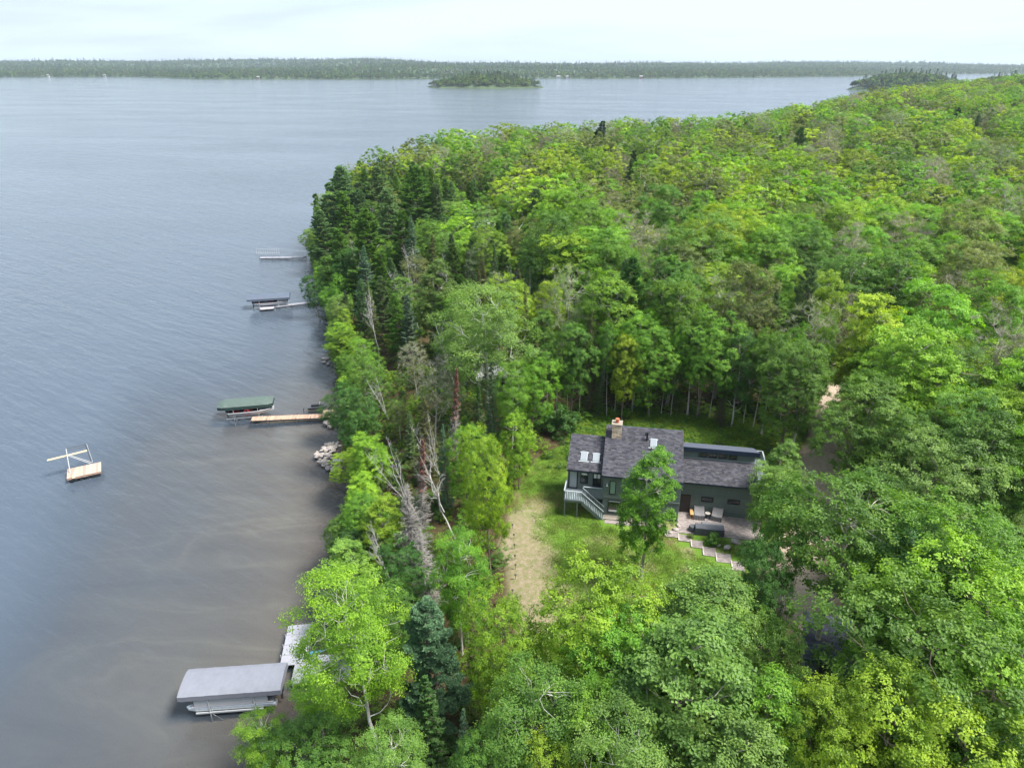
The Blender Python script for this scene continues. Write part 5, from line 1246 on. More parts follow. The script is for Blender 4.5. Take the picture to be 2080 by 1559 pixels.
def covered_box(name, label, cat, px, py, w_, d, h, mat, mat2, rz=0, seed=0, legs=True):
    p = pz(px, py); r = thing(name, label, cat, p, TH+rz); cloth('cover', w_, d, h, h, mat, r, folds=.015, seed=seed, flare=.03)
    for sx in (-1, 1):
        for sy in (-1, 1): g = Geo(); g.box(sx*(w_/2-.12)-.03, sx*(w_/2-.12)+.03, sy*(d/2-.12)-.03, sy*(d/2-.12)+.03, 0, h*.5); build(g, 'leg', M_STEEL, r)
    return r
covered_box('covered_fire_table', 'low long table under a light grey cover on the patio', 'covered table', 1446, 1072, 1.9, .85, .38, M_COVER, None, -.02, 4)
covered_box('covered_sofa', 'long outdoor sofa under a dark grey cover at the patio edge', 'covered sofa', 1440, 1082, 2.6, .85, .72, M_COVERD, None, .02, 5)
keyb_l = []
def loose_plant(kind, p, H, col, label, wide=1.0, cat='shrub'):
    t = dict(kind=kind, x=p[0], y=p[1], z=p[2], H=H, col=col, label=label, wide=wide, lean=(0, 0), key=True); return plant(t)
loose_plant('shrub', at(1447, 1106, G0), 1.35, 'green', 'round leafy bush between the covered sofa and the stone path', 1.15)
loose_plant('shrub', at(1402, 1092, G0), .5, 'olive', 'low plant beside the stone path steps', 1.4)
def rock_mesh(seed):
    rg = np.random.default_rng(seed); bm = bmesh.new(); bmesh.ops.create_icosphere(bm, subdivisions=2, radius=.5)
    pl = [(unit(rg.normal(size=3)), rg.uniform(.30, .44)) for _ in range(11)]
    for v in bm.verts:
        c = np.array(v.co)
        for n_, d in pl:
            s = c@n_-d
            if s > 0: c = c-n_*s*.9
        v.co = c*np.array([1.15, .95, .78])
    me = bpy.data.meshes.new('boulder'); bm.to_mesh(me); bm.free(); me.materials.append(M_ROCK); me.attributes.new('var', 'FLOAT', 'FACE'); return me
ROCKS = [rock_mesh(i) for i in range(8)]
def rock(p, s, label, grp=None, rg=random):
    o = link('boulder', rg.choice(ROCKS)); o.location = tuple(p); o.scale = (s, s*rg.uniform(.8, 1.1), s*rg.uniform(.75, 1)); o.rotation_euler = (rg.uniform(-.3, .3), rg.uniform(-.3, .3), rg.random()*6.28); tag(o, label, 'boulder', grp); return o
for (px, py, s, l) in ((1459, 1107, .45, 'pale stone beside the round bush'), (1476, 1112, .75, 'flat dark-edged boulder beside the lower path'), (1378, 1066, .5, 'pale boulder at the corner of the patio'), (1372, 1075, .6, 'larger pale boulder by the first path step'), (1495, 1100, .9, 'long pale boulder under the tree by the path'), (1362, 1081, .45, 'pale boulder under the lone lawn tree')):
    rock(at(px, py, G0+.1), s, l)
# solar stakes along the worn lawn
stk = None
for i, (px, py) in enumerate([(1041, 1072), (1044, 1092), (1045, 1112), (1046, 1134), (1047, 1153), (1047, 1173), (1041, 1202)]):
    p = at(px, py, G0); p[2] = float(ground_z(np.array([p[0]]), np.array([p[1]]))[0])
    r = thing('garden_stake', ['farthest', 'second farthest', 'third farthest', 'middle', 'third nearest', 'second nearest', 'nearest'][i]+' small black garden light along the worn lawn edge', 'garden light', p, 0, 'garden lights along the worn lawn edge')
    if stk is None:
        g = Geo(); g.tube([[0, 0, -.1], [0, 0, .42]], .02, 6); s_me = g.mesh('stem', M_SOLAR); g = Geo(); g.tube([[0, 0, .42], [0, 0, .5], [0, 0, .56]], [.08, .10, .02], 10); l_me = g.mesh('lamp_head', M_SOLAR); stk = 1
    link('stem', s_me, r); link('lamp_head', l_me, r)

# ------------------------------------------------------------------ shed, small house glimpses, vehicle
sp = at(1682, 1300, G0+2.4); shed = thing('shed', 'dark navy roofed shed half hidden under the trees at the lower right', 'shed', (sp[0], sp[1], G0), -.32)
g = Geo(); g.box(-1.45, 1.45, -1.75, 1.75, -.3, 2.0); wsh = build(g, 'wall', M_SIDING, shed)
rs = Roof(-2.0, 1.95, .22); g = Geo(); on_slope(rs, -1.65, 1.65, -2.0, 2.0, 0, .12, g); shr = build(g, 'roof', M_NAVY, shed)
g = Geo(); rg = np.random.default_rng(9)
for i in range(26):
    x = -1.65+rg.uniform(-.2, 0)
    while x < 1.65:
        e = x+rg.choice([.24, .3, .36]); a, b = max(x, -1.65), min(e, 1.65)
        if b-a > .03: v0 = -2.0+i*.155; on_slope(rs, a, b-.006, v0, min(v0+.17, 2.0), .122, .140+rg.uniform(0, .01), g, var=rg.random())
        x = e
build(g, 'shingles', simple('navy_shingles', (.055, .064, .090), .85, noise=.15, scale=9, var=.4), shr, kind='stuff')
g = Geo(); g.box(-.5, .5, -1.79, -1.752, -.1, 1.8); dd = build(g, 'door', M_DOOR, shed); g = Geo(); g.box(.35, .40, -1.82, -1.792, .8, 1.0); build(g, 'handle', M_ALU, dd)
def cottage(px, py, z, w_, d, h, rz, wallc, roofc, label, cat='cottage', name='cottage', roofh=1.6):
    p = at(px, py, z) if z is not None else None; gz_ = float(ground_z(np.array([p[0]]), np.array([p[1]]))[0]) if abs(p[1]) < 1000 else z
    r = thing(name, label, cat, (p[0], p[1], gz_), rz); g = Geo(); g.box(-w_/2, w_/2, -d/2, d/2, -1, h); wl = build(g, 'wall', wallc, r)
    g = Geo(); o = .4; rf = [[-w_/2-o, -d/2-o, h-.1], [w_/2+o, -d/2-o, h-.1], [w_/2+o, 0, h+roofh], [-w_/2-o, 0, h+roofh], [-w_/2-o, d/2+o, h-.1], [w_/2+o, d/2+o, h-.1]]
    g.add(rf+[[a, b, c-.15] for a, b, c in rf], [[0, 1, 2, 3], [3, 2, 5, 4], [1, 0, 6, 7], [4, 5, 11, 10], [6, 9, 8, 7], [9, 10, 11, 8], [0, 3, 9, 6], [3, 4, 10, 9], [2, 1, 7, 8], [5, 2, 8, 11]]); build(g, 'roof', roofc, r)
    g = Geo(); g.add([[-w_/2, -d/2, h], [-w_/2, d/2, h], [-w_/2, 0, h+roofh-.2]], t=[[0, 1, 2]]); g.add([[w_/2, -d/2, h], [w_/2, d/2, h], [w_/2, 0, h+roofh-.2]], t=[[0, 2, 1]]); build(g, 'gable', wallc, r)
    for k in range(3):
        x = -w_/2+w_*(k+.5)/3; g = Geo(); g.box(x-.5, x+.5, -d/2-.06, -d/2, 1.0, 2.2); wn = build(g, 'window', M_WHITE, r); g = Geo(); g.box(x-.42, x+.42, -d/2-.08, -d/2-.061, 1.08, 2.12); build(g, 'pane', M_GLASS, wn)
    return r
M_GR = simple('grey_roof', (.22, .22, .23), .8); M_CW = simple('cream_wall', (.42, .41, .39), .8); M_BW = simple('brown_wall', (.28, .17, .11), .8)
cottage(974, 462, 12.0, 3.6, 3.4, 7.0, .3, M_CW, simple('pale_roof', (.7, .7, .72), .7), 'pale house almost hidden in the dark wood left of centre')
cottage(1012, 775, 5.5, 6, 5, 2.6, .2, M_GR, M_GR, 'low grey-roofed cabin glimpsed through the trees right of the tall birch', roofh=.9)
for (px, py, w_, lab) in ((1134, 157.5, 16, 'white lake house on the far shore right of the island, left of a pair'), (1152, 158, 12, 'white lake house on the far shore right of the island, right of a pair'), (1302, 160.5, 14, 'brown-roofed lake house on the middle of the far shore'),
                          (213, 155, 13, 'small white lake house on the far shore at the upper left'), (98, 154.5, 10, 'smallest white cottage on the far shore near the left edge'), (525, 160, 10, 'small cottage on the wooded point of the far shore left of the island')):
    p = at(px, py, 3.0); yy_ = float(far_y(np.array([p[0]]))[0])+4; xx_ = p[0]/p[1]*yy_; w_ *= .62
    r = thing('lake_house', lab, 'house', (xx_, yy_, 2.0), 0); g = Geo(); g.box(-w_/2, w_/2, -4, 4, -2, 4.2); build(g, 'wall', M_CW if 'white' in lab else M_BW, r)
    g = Geo(); rf = [[-w_/2-1, -5, 4.0], [w_/2+1, -5, 4.0], [w_/2+1, 0, 7], [-w_/2-1, 0, 7], [-w_/2-1, 5, 4.0], [w_/2+1, 5, 4.0]]; g.add(rf, [[0, 1, 2, 3], [3, 2, 5, 4]], t=[[0, 3, 4], [1, 5, 2]]); build(g, 'roof', M_GR, r)
    for k in range(3): x = -w_/2+w_*(k+.5)/3; g = Geo(); g.box(x-.7, x+.7, -4.1, -4, 1.2, 3.2); build(g, 'window', M_GLASS, r)
# parked white car under the trees on the right
p = at(1868, 796, G0+1.2); cz_ = float(ground_z(np.array([p[0]]), np.array([p[1]]))[0])
car = thing('parked_car', 'white car half hidden by foliage beyond the drive', 'car', (p[0], p[1], cz_+.02), .35)
g = Geo(); prof = [(-2.2, .35), (-2.25, .75), (-2.0, .95), (-1.3, 1.02), (-.7, 1.5), (.9, 1.52), (1.75, 1.05), (2.2, .95), (2.28, .55), (2.2, .35)]
n_ = len(prof); V_ = [[x, s*.88*(1 if z < 1.1 else .82), z] for s in (-1, 1) for x, z in prof]; g.add(V_, [[i, i+1, n_+i+1, n_+i] for i in range(n_-1)]+[[n_-1, 0, n_, 2*n_-1]])
for s in (0, 1):
    c_ = np.mean(np.array(V_[s*n_:(s+1)*n_]), 0); g.add(V_[s*n_:(s+1)*n_]+[list(c_)], t=[[i, (i+1) % n_, n_] if s else [(i+1) % n_, i, n_] for i in range(n_)])
build(g, 'body', M_HULLW, car)
g = Geo(); g.hexa([[-1.18, -.72, 1.06], [1.6, -.72, 1.12], [1.6, .72, 1.12], [-1.18, .72, 1.06], [-.72, -.66, 1.46], [.95, -.66, 1.49], [.95, .66, 1.49], [-.72, .66, 1.46]]); 
gl_ = build(g, 'windscreen', M_GLASS, car); gl_.scale = (1.01, 1.13, 1.0)
for sx in (-1.4, 1.4):
    for sy in (-1, 1): g = Geo(); g.tube([[sx, sy*.78, .34], [sx, sy*.93, .34]], .34, 16); build(g, 'wheel', M_BLACK, car)
# ------------------------------------------------------------------ docks, lifts, boats, raft
def frame_of(a, b):
    a = np.array(a, float); b = np.array(b, float); d = b-a; return a, math.atan2(d[1], d[0]), float(np.hypot(d[0], d[1]))
def dock(label, a, b, wd, z, mat, pw=.14, gap=.012, posts=5, postm=M_STEEL, name='dock', framem=M_STEEL, pname='plank'):
    a, rz, L_ = frame_of(a, b); r = thing(name, label, 'dock', (a[0], a[1], z), rz)
    k = int(L_/pw)
    vs_ = []
    for j in range(4): g = Geo(); g.box(0, pw-gap, -wd/2, wd/2, -.045, 0, var=[.1, .4, .7, 1.][j]); vs_.append(g.mesh(pname, mat))
    for i in range(k): o = link(pname, random.choice(vs_), r); o.location = (i*pw, random.uniform(-.01, .01), random.uniform(-.003, .003))
    g = Geo()
    for s in (-1, 1): g.box(0, L_, s*(wd/2-.06)-.03, s*(wd/2-.06)+.03, -.22, -.047)
    build(g, 'frame', framem, r)
    g = Geo(); g.tube([[0, 0, .28], [0, 0, -2.0-z]], .03, 6); pm = g.mesh('post', postm)
    for i in range(posts):
        x = .15+(L_-.3)*i/(posts-1)
        for s in (-1, 1): o = link('post', pm, r); o.location = (x, s*(wd/2+.03), 0)
    return r
def canopy(parent, L_, W_, z, mat, mtop, rise=.35, skirt=.4, hip=.5, peak=True, sc=0):
    nu = 24; g = Geo(); xs_ = np.linspace(-L_/2, L_/2, nu); prof = [(-W_/2, 0), (-W_*.36, rise*.62), (-W_*.14, rise*.95), (0, rise), (W_*.14, rise*.95), (W_*.36, rise*.62), (W_/2, 0)]
    V_ = []
    for x in xs_:
        e = min(1, (L_/2-abs(x))/hip) if hip > 0 else 1; e = .15+.85*math.sin(e*PI/2) if hip > 0 else 1; s_ = 1-(1-e)*.25
        for y, zz_ in prof: V_.append([x, y*s_, z+zz_*e+.012*math.sin(x*5+y*3)])
    m_ = len(prof); g.add(V_, [[i*m_+j, i*m_+j+1, (i+1)*m_+j+1, (i+1)*m_+j] for i in range(nu-1) for j in range(m_-1)][::1], mi=1)
    # skirts
    ring = [V_[i*m_] for i in range(nu)]+[V_[(nu-1)*m_+j] for j in range(1, m_)]+[V_[i*m_+m_-1] for i in range(nu-2, -1, -1)]+[V_[j] for j in range(m_-2, 0, -1)]
    n = len(ring); low = [[a*1.005, b*1.01, min(c, z+.05)-skirt-(.04*abs(math.sin(k*1.7)) if sc else 0)] for k, (a, b, c) in enumerate(ring)]
    g.add(ring+low, [[k, n+k, n+(k+1) % n, (k+1) % n] for k in range(n)], mi=0)
    o = build(g, 'canopy', [mat, mtop], parent, smooth_=False); sm = o.modifiers.new('thick', 'SOLIDIFY'); sm.thickness = .02; return o
def lift(label, c, rz, L_, W_, zc, mat, mtop, wl=0, wheel=False, **k):
    r = thing('boat_lift', label, 'boat lift', (c[0], c[1], 0), rz); canopy(r, L_, W_, zc, mat, mtop, **k)
    fx = L_*.22; fy = W_*.47
    g = Geo(); g.tube([[0, 0, zc], [0, 0, -1.6]], .045, 6); pm = g.mesh('post', M_ALU)
    for sx in (-1, 1):
        for sy in (-1, 1): o = link('post', pm, r); o.location = (sx*fx, sy*fy, 0)
    for sy in (-1, 1):
        g = Geo(); g.box(-L_*.36, L_*.3, sy*fy-.05, sy*fy+.05, .30, .42); build(g, 'side_beam', M_ALU, r)
        g = Geo(); g.tube([[-L_*.42, sy*fy, zc-.02], [L_*.42, sy*fy, zc-.02]], .03, 6); build(g, 'canopy_rail', M_ALU, r)
        for sx in (-1, 1): g = Geo(); g.tube([[sx*fx, sy*fy, .35], [sx*(fx-.8), sy*fy, -.5]], .03, 5); build(g, 'brace', M_ALU, r)
    for sx in (-1, 1): g = Geo(); g.box(sx*fx-.05, sx*fx+.05, -fy+.05, fy-.05, .18, .29); build(g, 'cross_beam', M_ALU, r)
    if wheel:
        g = Geo(); th_ = np.linspace(0, 2*PI, 19); x0 = fx*.1; g.tube(np.stack([x0+.42*np.cos(th_), np.full(19, -fy-.12), 1.15+.42*np.sin(th_)], 1), .035, 5, cap=False)
        for a in range(5): g.tube([[x0, -fy-.12, 1.15], [x0+.42*math.cos(a*1.257), -fy-.12, 1.15+.42*math.sin(a*1.257)]], .02, 4)
        g.tube([[x0, -fy-.12, 1.15], [x0, -fy, 1.15]], .05, 6); g.tube([[x0, -fy, 1.2], [x0, -fy, .36]], .04, 6); build(g, 'winch_wheel', M_RED, r)
    return r
def hull_geo(L_, W_, H_, mi=0):
    g = Geo(); nx_ = 14; prof_t = np.linspace(0, 1, nx_); V_ = []
    for t in prof_t:
        w_ = W_/2*(1 if t < .55 else math.sqrt(max(0, 1-((t-.55)/.45)**2.2)))+.02; x = (t-.5)*L_; k = H_*(.0+.55*max(0, (t-.6)/.4)**2); sh = H_*(1+.25*max(0, t-.4))
        V_ += [[x, -w_, sh], [x+0*t, -w_*.86, H_*.45+k*.5], [x, 0, k], [x, w_*.86, H_*.45+k*.5], [x, w_, sh]]
    g.add(V_, [[i*5+j, i*5+j+1, (i+1)*5+j+1, (i+1)*5+j] for i in range(nx_-1) for j in range(4)], mi=mi); g.add(V_[:5], [[4, 3, 1, 0]], t=[[3, 2, 1]], mi=mi)
    return g, V_, nx_
def motorboat(label, c, rz, L_=5.6, W_=2.1, z=.45, hull=M_HULLW, deckm=M_HULLW, stripe=None):
    r = thing('motorboat', label, 'boat', (c[0], c[1], z), rz); g, V_, nx_ = hull_geo(L_, W_, .75); hl = build(g, 'hull', hull, r)
    g = Geo(); 
    # gunwale rim and foredeck
    rim = [V_[i*5] for i in range(nx_)]+[V_[i*5+4] for i in range(nx_-1, -1, -1)]; g.tube(np.array(rim), .05, 5, cap=False); build(g, 'gunwale', deckm, r)
    fd = [V_[i*5] for i in range(9, nx_)]; fe = [V_[i*5+4] for i in range(9, nx_)]; g = Geo(); n = len(fd); g.add(fd+fe, [[i, i+1, n+i+1, n+i] for i in range(n-1)]); build(g, 'foredeck', deckm, r)
    g = Geo(); g.box(-L_*.46, L_*.18, -W_*.36, W_*.36, .28, .34); build(g, 'floor', M_COVERD, r)
    g = Geo(); g.add([[L_*.12, -W_*.38, .85], [L_*.2, 0, .88], [L_*.12, W_*.38, .85], [L_*.04, -W_*.34, 1.22], [L_*.11, 0, 1.25], [L_*.04, W_*.34, 1.22]], [[0, 1, 4, 3], [1, 2, 5, 4]]); build(g, 'windscreen', M_GLASS, r)
    for sx, sy in ((-.02, -1), (-.02, 1), (-.32, 0)):
        g = Geo(); wy = .28 if sy else W_*.34; g.box(sx*L_-.25, sx*L_+.25, sy*.5-wy, sy*.5+wy, .35, .62); g.box(sx*L_-.32, sx*L_-.22, sy*.5-wy, sy*.5+wy, .62, 1.0); build(g, 'seat', M_RED if stripe else M_COVER, r)
    g = Geo(); g.box(-L_*.5-.45, -L_*.5-.02, -.2, .2, .55, 1.15); g.box(-L_*.5-.32, -L_*.5-.14, -.08, .08, -.35, .55); ob = build(g, 'outboard_motor', M_HULLD, r); bevel(ob, .05)
    return r
def pontoon(label, c, rz, L_=6.6, W_=2.3, z=.35):
    r = thing('pontoon_boat', label, 'boat', (c[0], c[1], z), rz)
    for sy in (-1, 1): g = Geo(); g.tube([[-L_/2, sy*W_*.36, .25], [L_/2-.7, sy*W_*.36, .25], [L_/2-.2, sy*W_*.36, .32], [L_/2, sy*W_*.36, .42]], [.28, .28, .2, .04], 14); build(g, 'tube_float', M_ALU, r)
    g = Geo(); g.box(-L_/2+.1, L_/2-.5, -W_/2, W_/2, .55, .66); build(g, 'floor', M_GREYP, r)
    for sy in (-1, 1): g = Geo(); g.box(-L_/2+.5, L_/2-.7, sy*(W_/2-.04)-.025, sy*(W_/2-.04)+.025, .68, 1.25); build(g, 'side_panel', M_HULLW, r)
    for sx in (-.3, .2): g = Geo(); g.box(L_*sx-.5, L_*sx+.5, -W_*.4, -W_*.12, .67, 1.05); g.box(L_*sx-.5, L_*sx+.5, -W_*.42, -W_*.36, 1.05, 1.4); build(g, 'seat', M_COVER, r)
    g = Geo(); g.box(-L_/2-.45, -L_/2+.05, -.2, .2, .6, 1.15); g.box(-L_/2-.3, -L_/2-.12, -.07, .07, -.3, .6); build(g, 'outboard_motor', M_HULLD, r)
    return r
# near lift with the big pale canopy
c3 = (at(365, 1408, 2.3)+at(583, 1347, 2.3))/2; rz3 = math.atan2(*(at(583, 1347, 2.3)-at(385, 1361, 2.3))[[1, 0]])
c3[0] -= .1
lift('boat lift under the big pale grey canopy by the white dock', c3, rz3, 7.5, 2.75, 2.15, M_LCANV, M_LCANV, hip=0, rise=.22, skirt=.38, sc=1)
pontoon('aluminium pontoon boat under the big pale grey canopy', c3+np.array([-.1, -.15, 0]), rz3+PI, 6.6, 2.3, .35)
a = at(598, 1268, .5); b = at(577, 1352, .5); dd_ = b-a
dock('white panelled dock running out beside the big pale canopy', a+np.array([.55, 0, 0]), b+np.array([.75, -.3, 0]), 2.1, .52, M_PANEL, pw=1.15, gap=.03, posts=5, postm=M_WHITE, framem=M_WHITE, pname='panel')
dock('white panelled dock platform behind the lime green poplar', at(596, 1362, .5), at(716, 1352, .5), 2.6, .50, M_PANEL, pw=1.15, gap=.03, posts=4, postm=M_WHITE, framem=M_WHITE, pname='panel')
p = at(640, 1330, .52); r = thing('sun_umbrella', 'folded blue umbrella lying on the white dock platform', 'umbrella', (p[0], p[1], .74), .4); g = Geo(); g.tube([[-.9, 0, 0], [-.3, 0, .05], [.8, 0, .02]], [.03, .2, .05], 8); build(g, 'canopy', M_BLUE, r); g = Geo(); g.tube([[-1.3, 0, 0], [-.9, 0, 0]], .025, 6); build(g, 'pole', M_WHITE, r)
p = at(668, 1345, .52); r = thing('storage_bench', 'pale storage bench on the white dock platform', 'bench', (p[0], p[1], .51), .1)
g = Geo(); g.box(-.9, .9, -.35, .35, .02, .5); b_ = build(g, 'chest', M_WHITE, r); bevel(b_, .03); g = Geo(); g.box(-.94, .94, -.39, .39, .502, .56); b_ = build(g, 'lid', M_PANEL, r); bevel(b_, .02)
def jetski(label, px, py, rz, z=.1):
    p = at(px, py, z); r = thing('jet_ski', label, 'jet ski', (p[0], p[1], z-.15), rz); g, V_, n = hull_geo(2.7, 1.0, .5); build(g, 'hull', M_HULLD, r)
    top = [V_[i*5] for i in range(n)]; tb = [V_[i*5+4] for i in range(n)]; g = Geo(); g.add(top+tb, [[i, i+1, n+i+1, n+i] for i in range(n-1)]); build(g, 'deck', M_STEEL, r)
    g = Geo(); g.box(-.9, .25, -.2, .2, .5, .8); s = build(g, 'seat', M_BLACK, r); bevel(s, .08, 3); g = Geo(); g.hexa([[.2, -.25, .5], [1.0, -.15, .52], [1.0, .15, .52], [.2, .25, .5], [.25, -.15, .95], [.5, -.1, .9], [.5, .1, .9], [.25, .15, .95]]); build(g, 'cowl', M_STEEL, r)
    g = Geo(); g.tube([[.3, -.38, 1.0], [.32, 0, .93], [.3, .38, 1.0]], .025, 6); build(g, 'handlebar', M_ALU, r)
jetski('dark personal watercraft half hidden by leaves below the big canopy', 545, 1488, .1); jetski('black personal watercraft moored at the shore end of the wooden dock', 646, 829, .15)
g = Geo(); p = at(553, 1497, .05); r = thing('mooring_float', 'dark floating drive-on pad under the near watercraft', 'float', (p[0], p[1], .0), .1); g.box(-1.6, 1.5, -.75, .75, -.12, .06); f_ = build(g, 'pad', M_STEEL, r); bevel(f_, .06)
for s_ in (-1, 1): g = Geo(); g.box(-1.3, 1.3, s_*.45-.05, s_*.45+.05, .062, .14); build(g, 'bunk', M_ALU, r)
# green canopy lift, wooden dock
c2 = at(500, 819, 1.9); rz2 = .20
lift('boat lift under the dark green canopy at the wooden dock', c2, rz2, 7.3, 2.75, 2.1, M_GCANV, M_GCANV_LIT, wheel=True, hip=1.1, rise=.42, skirt=.42)
motorboat('white motorboat with grey deck under the dark green canopy', c2+np.array([.75, -.3, 0]), rz2, 6.0, 2.2, .5, stripe=True)
dock('weathered wooden plank dock leading to the green canopied lift', at(511, 850, .5)+np.array([0, 0, 0]), at(664, 843.5, .5), 1.25, .5, M_PLANKR, posts=6)
p = at(672, 838, .5); r = thing('dock_landing', 'pale wooden landing at the shore end of the wooden dock', 'landing', (p[0], p[1], .45), .1)
for i in range(16): g = Geo(); g.box(-1.2+i*.15, -1.2+i*.15+.138, -1.1, 1.1, -.04, 0, var=random.random()); build(g, 'plank', M_YWOOD if i % 5 else M_PLANKR, r)
g = Geo(); g.box(-1.2, 1.2, -1.0, -.9, -.4, -.042); g.box(-1.2, 1.2, .9, 1.0, -.4, -.042); build(g, 'frame', M_STEEL, r)
# grey canopy lift and light dock
c1 = at(546, 603, 2.1); rz1 = .22
lift('boat lift under the narrow slate grey canopy farther along the shore', c1, rz1, 8.2, 2.9, 2.15, M_BCANV, M_BCANV, hip=0, rise=.55, skirt=.35)
motorboat('white and dark motorboat under the slate grey canopy', c1+np.array([.5, -.3, 0]), rz1, 6.6, 2.2, .5, stripe=True)
a = at(560, 622, .5); b = at(650, 611, .5); dock('light narrow dock leading from the shore to the slate grey canopy', a, b, 1.15, .5, M_PANEL, pw=1.2, gap=.03, posts=4, pname='panel')
dock('grey dock platform below the boat under the slate grey canopy', at(528, 625, .5), at(557, 622.5, .5)+np.array([0, 0, 0]), 2.4, .48, M_GREYP, pw=.3, posts=3)
# farthest dock with white rails
a = at(528, 523, .5); b = at(622, 522, .5); fd_ = dock('white narrow dock farthest along the shore, with a white railed lift beside it', a, b, 1.3, .5, M_PANEL, pw=1.2, gap=.03, posts=8, pname='panel')
p = at(542, 515, .4); r = thing('canopy_frame', 'white ladder-like lift frame standing behind the farthest dock', 'frame', (p[0], p[1]+.6, 0), .0)
for k in range(11): g = Geo(); g.tube([[-2.9+k*.58, 0, -1], [-2.9+k*.58, .25, 1.35]], .04, 5); build(g, 'upright', M_WHITE, r)
for zz_, yy2 in ((.35, .15), (1.35, .25)): g = Geo(); g.tube([[-3.0, yy2, zz_], [3.0, yy2, zz_]], .04, 5); build(g, 'rail', M_WHITE, r)
# swim raft
RC = (at(139, 951, .72)+at(203, 958, .72))/2; ra = at(205, 937, .72)-at(139, 951, .72); rzr = math.atan2(ra[1], ra[0])
raft = thing('swim_raft', 'weathered wooden swim raft with a tall metal frame, alone in the lake', 'raft', (RC[0], RC[1], .72), rzr)
RL, RW = 3.55, 2.5
g = Geo(); g.box(0, .155, -RW/2, RW/2, -.04, 0); 
vs_ = []
for j in range(4): g = Geo(); g.box(0, .152, -RW/2, RW/2, -.04, 0, var=[.1, .45, .75, 1.][j]); vs_.append(g.mesh('plank', M_PLANK))
for i in range(22): o = link('plank', random.choice(vs_), raft); o.location = (-RL/2+i*.162, random.uniform(-.02, .02), 0)
g = Geo()
for s in (-1, 1): g.box(-RL/2, RL/2, s*(RW/2-.05)-.03, s*(RW/2-.05)+.03, -.24, -.042)
g.box(-RL/2, -RL/2+.06, -RW/2+.09, RW/2-.09, -.24, -.042); g.box(RL/2-.06, RL/2, -RW/2+.09, RW/2-.09, -.24, -.042); build(g, 'frame', M_PLANKR, raft)
for sx in (-1, 1):
    for sy in (-1, 1): g = Geo(); g.tube([[sx*RL*.33-.45, sy*.75, -.58], [sx*RL*.33+.45, sy*.75, -.58]], .29, 12); build(g, 'barrel_float', M_HULLD, raft)  # floats coloured dark to paint in the shadow beneath the raft
g = Geo(); g.box(-.14, .14, -1.15, 1.15, .002, .05); o = build(g, 'loose_board', M_YWOOD, raft, (-RL/2+.85, -.35, 0), -.12)
def rl(px, py, z):     # a point of the photo at height z in the raft's frame
    d = at(px, py, z)-np.array([RC[0], RC[1], .42]); c_, s_ = math.cos(-rzr), math.sin(-rzr); return np.array([d[0]*c_-d[1]*s_, d[0]*s_+d[1]*c_, z-.72])
Lb = rl(142.5, 960, .72); Rb = rl(186, 939, .72); Lt = rl(134, 911, 3.3); Rt = rl(173.5, 902, 2.9); Bk = rl(184, 941, .72)
Lm = Lb+(Lt-Lb)*.72
for nm, pts, rad, mt in (('frame_post', [Lb, Lm, Lt], .05, M_WHITE), ('frame_post', [Rb, Rb+(Rt-Rb)*.8, Rt], .05, M_STEEL), ('frame_post', [Rb+[.12, .1, 0], Rt+[.12, .1, 0]], .035, M_ALU),
                         ('top_rail', [Lt, Rt], .045, M_STEEL), ('top_rail', [Lt+[0, -.12, -.22], Rt+[0, -.12, -.22]], .035, M_STEEL), ('brace', [Lm, Bk], .035, M_WHITE), ('brace', [Lm+[.1, .15, 0], Bk+[.2, .15, 0]], .035, M_WHITE)):
    g = Geo(); g.tube(np.array(pts), rad, 6); build(g, nm, mt, raft)
for t in np.linspace(.15, .85, 6):
    q = Rb+(Rt-Rb)*t; g = Geo(); g.tube([q, q+[.12, .1, 0]], .02, 4); build(g, 'rung', M_STEEL, raft)
b0 = rl(96, 935, 2.35); b1 = rl(177, 915, 2.35); d_ = unit(b1-b0); n_ = np.array([-d_[1], d_[0], 0])*.16
g = Geo(); g.hexa([b0-n_, b1-n_, b1+n_, b0+n_, b0-n_+[0, 0, .06], b1-n_+[0, 0, .06], b1+n_+[0, 0, .06], b0+n_+[0, 0, .06]]); build(g, 'diving_board', M_YWOOD, raft)
# dock posts standing free
for (px, py, l) in ((617, 834, 'short dark mooring post beside the wooden dock'),):
    p = at(px, py, .5); r = link('mooring_post', None, None, (p[0], p[1], 0)); tag(r, l, 'post'); g = Geo(); g.tube([[0, 0, -1.5], [0, 0, .75]], .05, 7); build(g, 'pole', M_STEEL, r); g = Geo(); g.tube([[0, 0, .75], [0, 0, .9]], .09, 8); build(g, 'post_cap', M_STEEL, r)

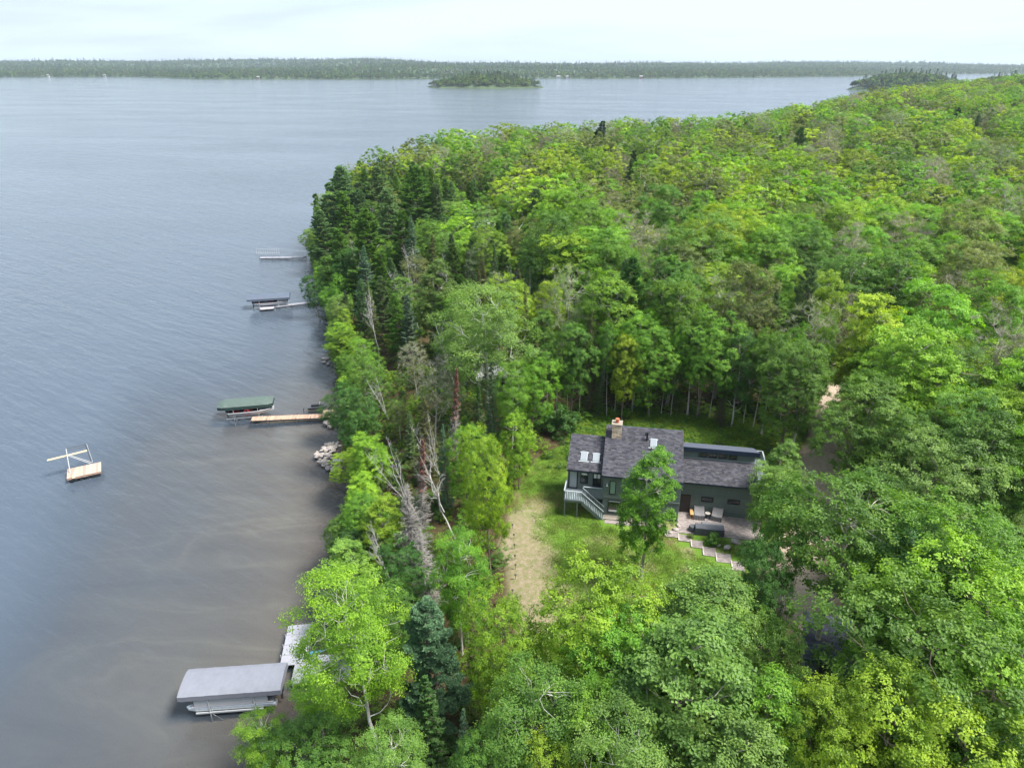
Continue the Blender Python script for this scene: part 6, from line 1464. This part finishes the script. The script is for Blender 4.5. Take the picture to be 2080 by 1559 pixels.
# ------------------------------------------------------------------ the stone pile on the shore and loose shore boulders
rr_ = random.Random(4)
pts = [(646, 925), (652, 915), (660, 908), (668, 902), (676, 899), (686, 898), (650, 932), (657, 938), (664, 943), (672, 946), (680, 948), (688, 949), (655, 922), (662, 915), (670, 910), (679, 907), (660, 930), (667, 936), (675, 940), (664, 922), (671, 918), (668, 928), (675, 930), (683, 941), (690, 905), (645, 918), (657, 945), (666, 950), (676, 953), (642, 928),
       (648, 937), (673, 903), (682, 902), (662, 902), (652, 926), (659, 912), (684, 952), (691, 948), (670, 925), (677, 913)]
for i, (px, py) in enumerate(pts):
    s = rr_.uniform(.4, .8) if i % 7 else 1.05; z = .12+.28*rr_.random()*(1 if px > 650 else .4)
    rock(at(px, py, z), s, 'rounded grey-pink boulder in the shore stone pile', 'boulders of the shore stone pile', rr_)
for (px, py, s, l) in ((664, 860, 1.3, 'big pale boulder in the water below the wooden dock'), (672, 866, .9, 'smaller boulder beside the big pale one below the dock'), (662, 728, 1.2, 'pale boulder at the waterline beyond the wooden dock'), (658, 735, .9, 'dark low boulder at the waterline beyond the dock'), (666, 739, .8, 'small boulder just right of the dark low one'), (690, 925, 1.0, 'boulder at the inner end of the stone pile')):
    rock(at(px, py, .1), s, l)
p = at(690, 935, .5); r = thing('shore_bench', 'small grey plank step set in the stone pile', 'step', (p[0], p[1], .55), .05)
for k in range(3): g = Geo(); g.box(-.9, .9, -.3+k*.2, -.3+k*.2+.17, .0, .04); build(g, 'plank', M_GREYP, r)
g = Geo(); g.box(-.85, -.78, -.28, .28, -.4, -.002); g.box(.78, .85, -.28, .28, -.4, -.002); build(g, 'support', M_STEEL, r)

# ------------------------------------------------------------------ air
def haze():
    m, n, out = new_mat('haze'); v = N(n, 'ShaderNodeVolumePrincipled', Density=HAZE_D, Anisotropy=.2); v.inputs['Color'].default_value = (.74, .86, 1.0, 1); n.links.new(v.outputs[0], out.inputs['Volume'])
    g = Geo(); g.box(-7000, 7500, -400, 8000, -12, 110); build(g, 'haze', m, kind='stuff')
HAZE_D = .00008
haze()
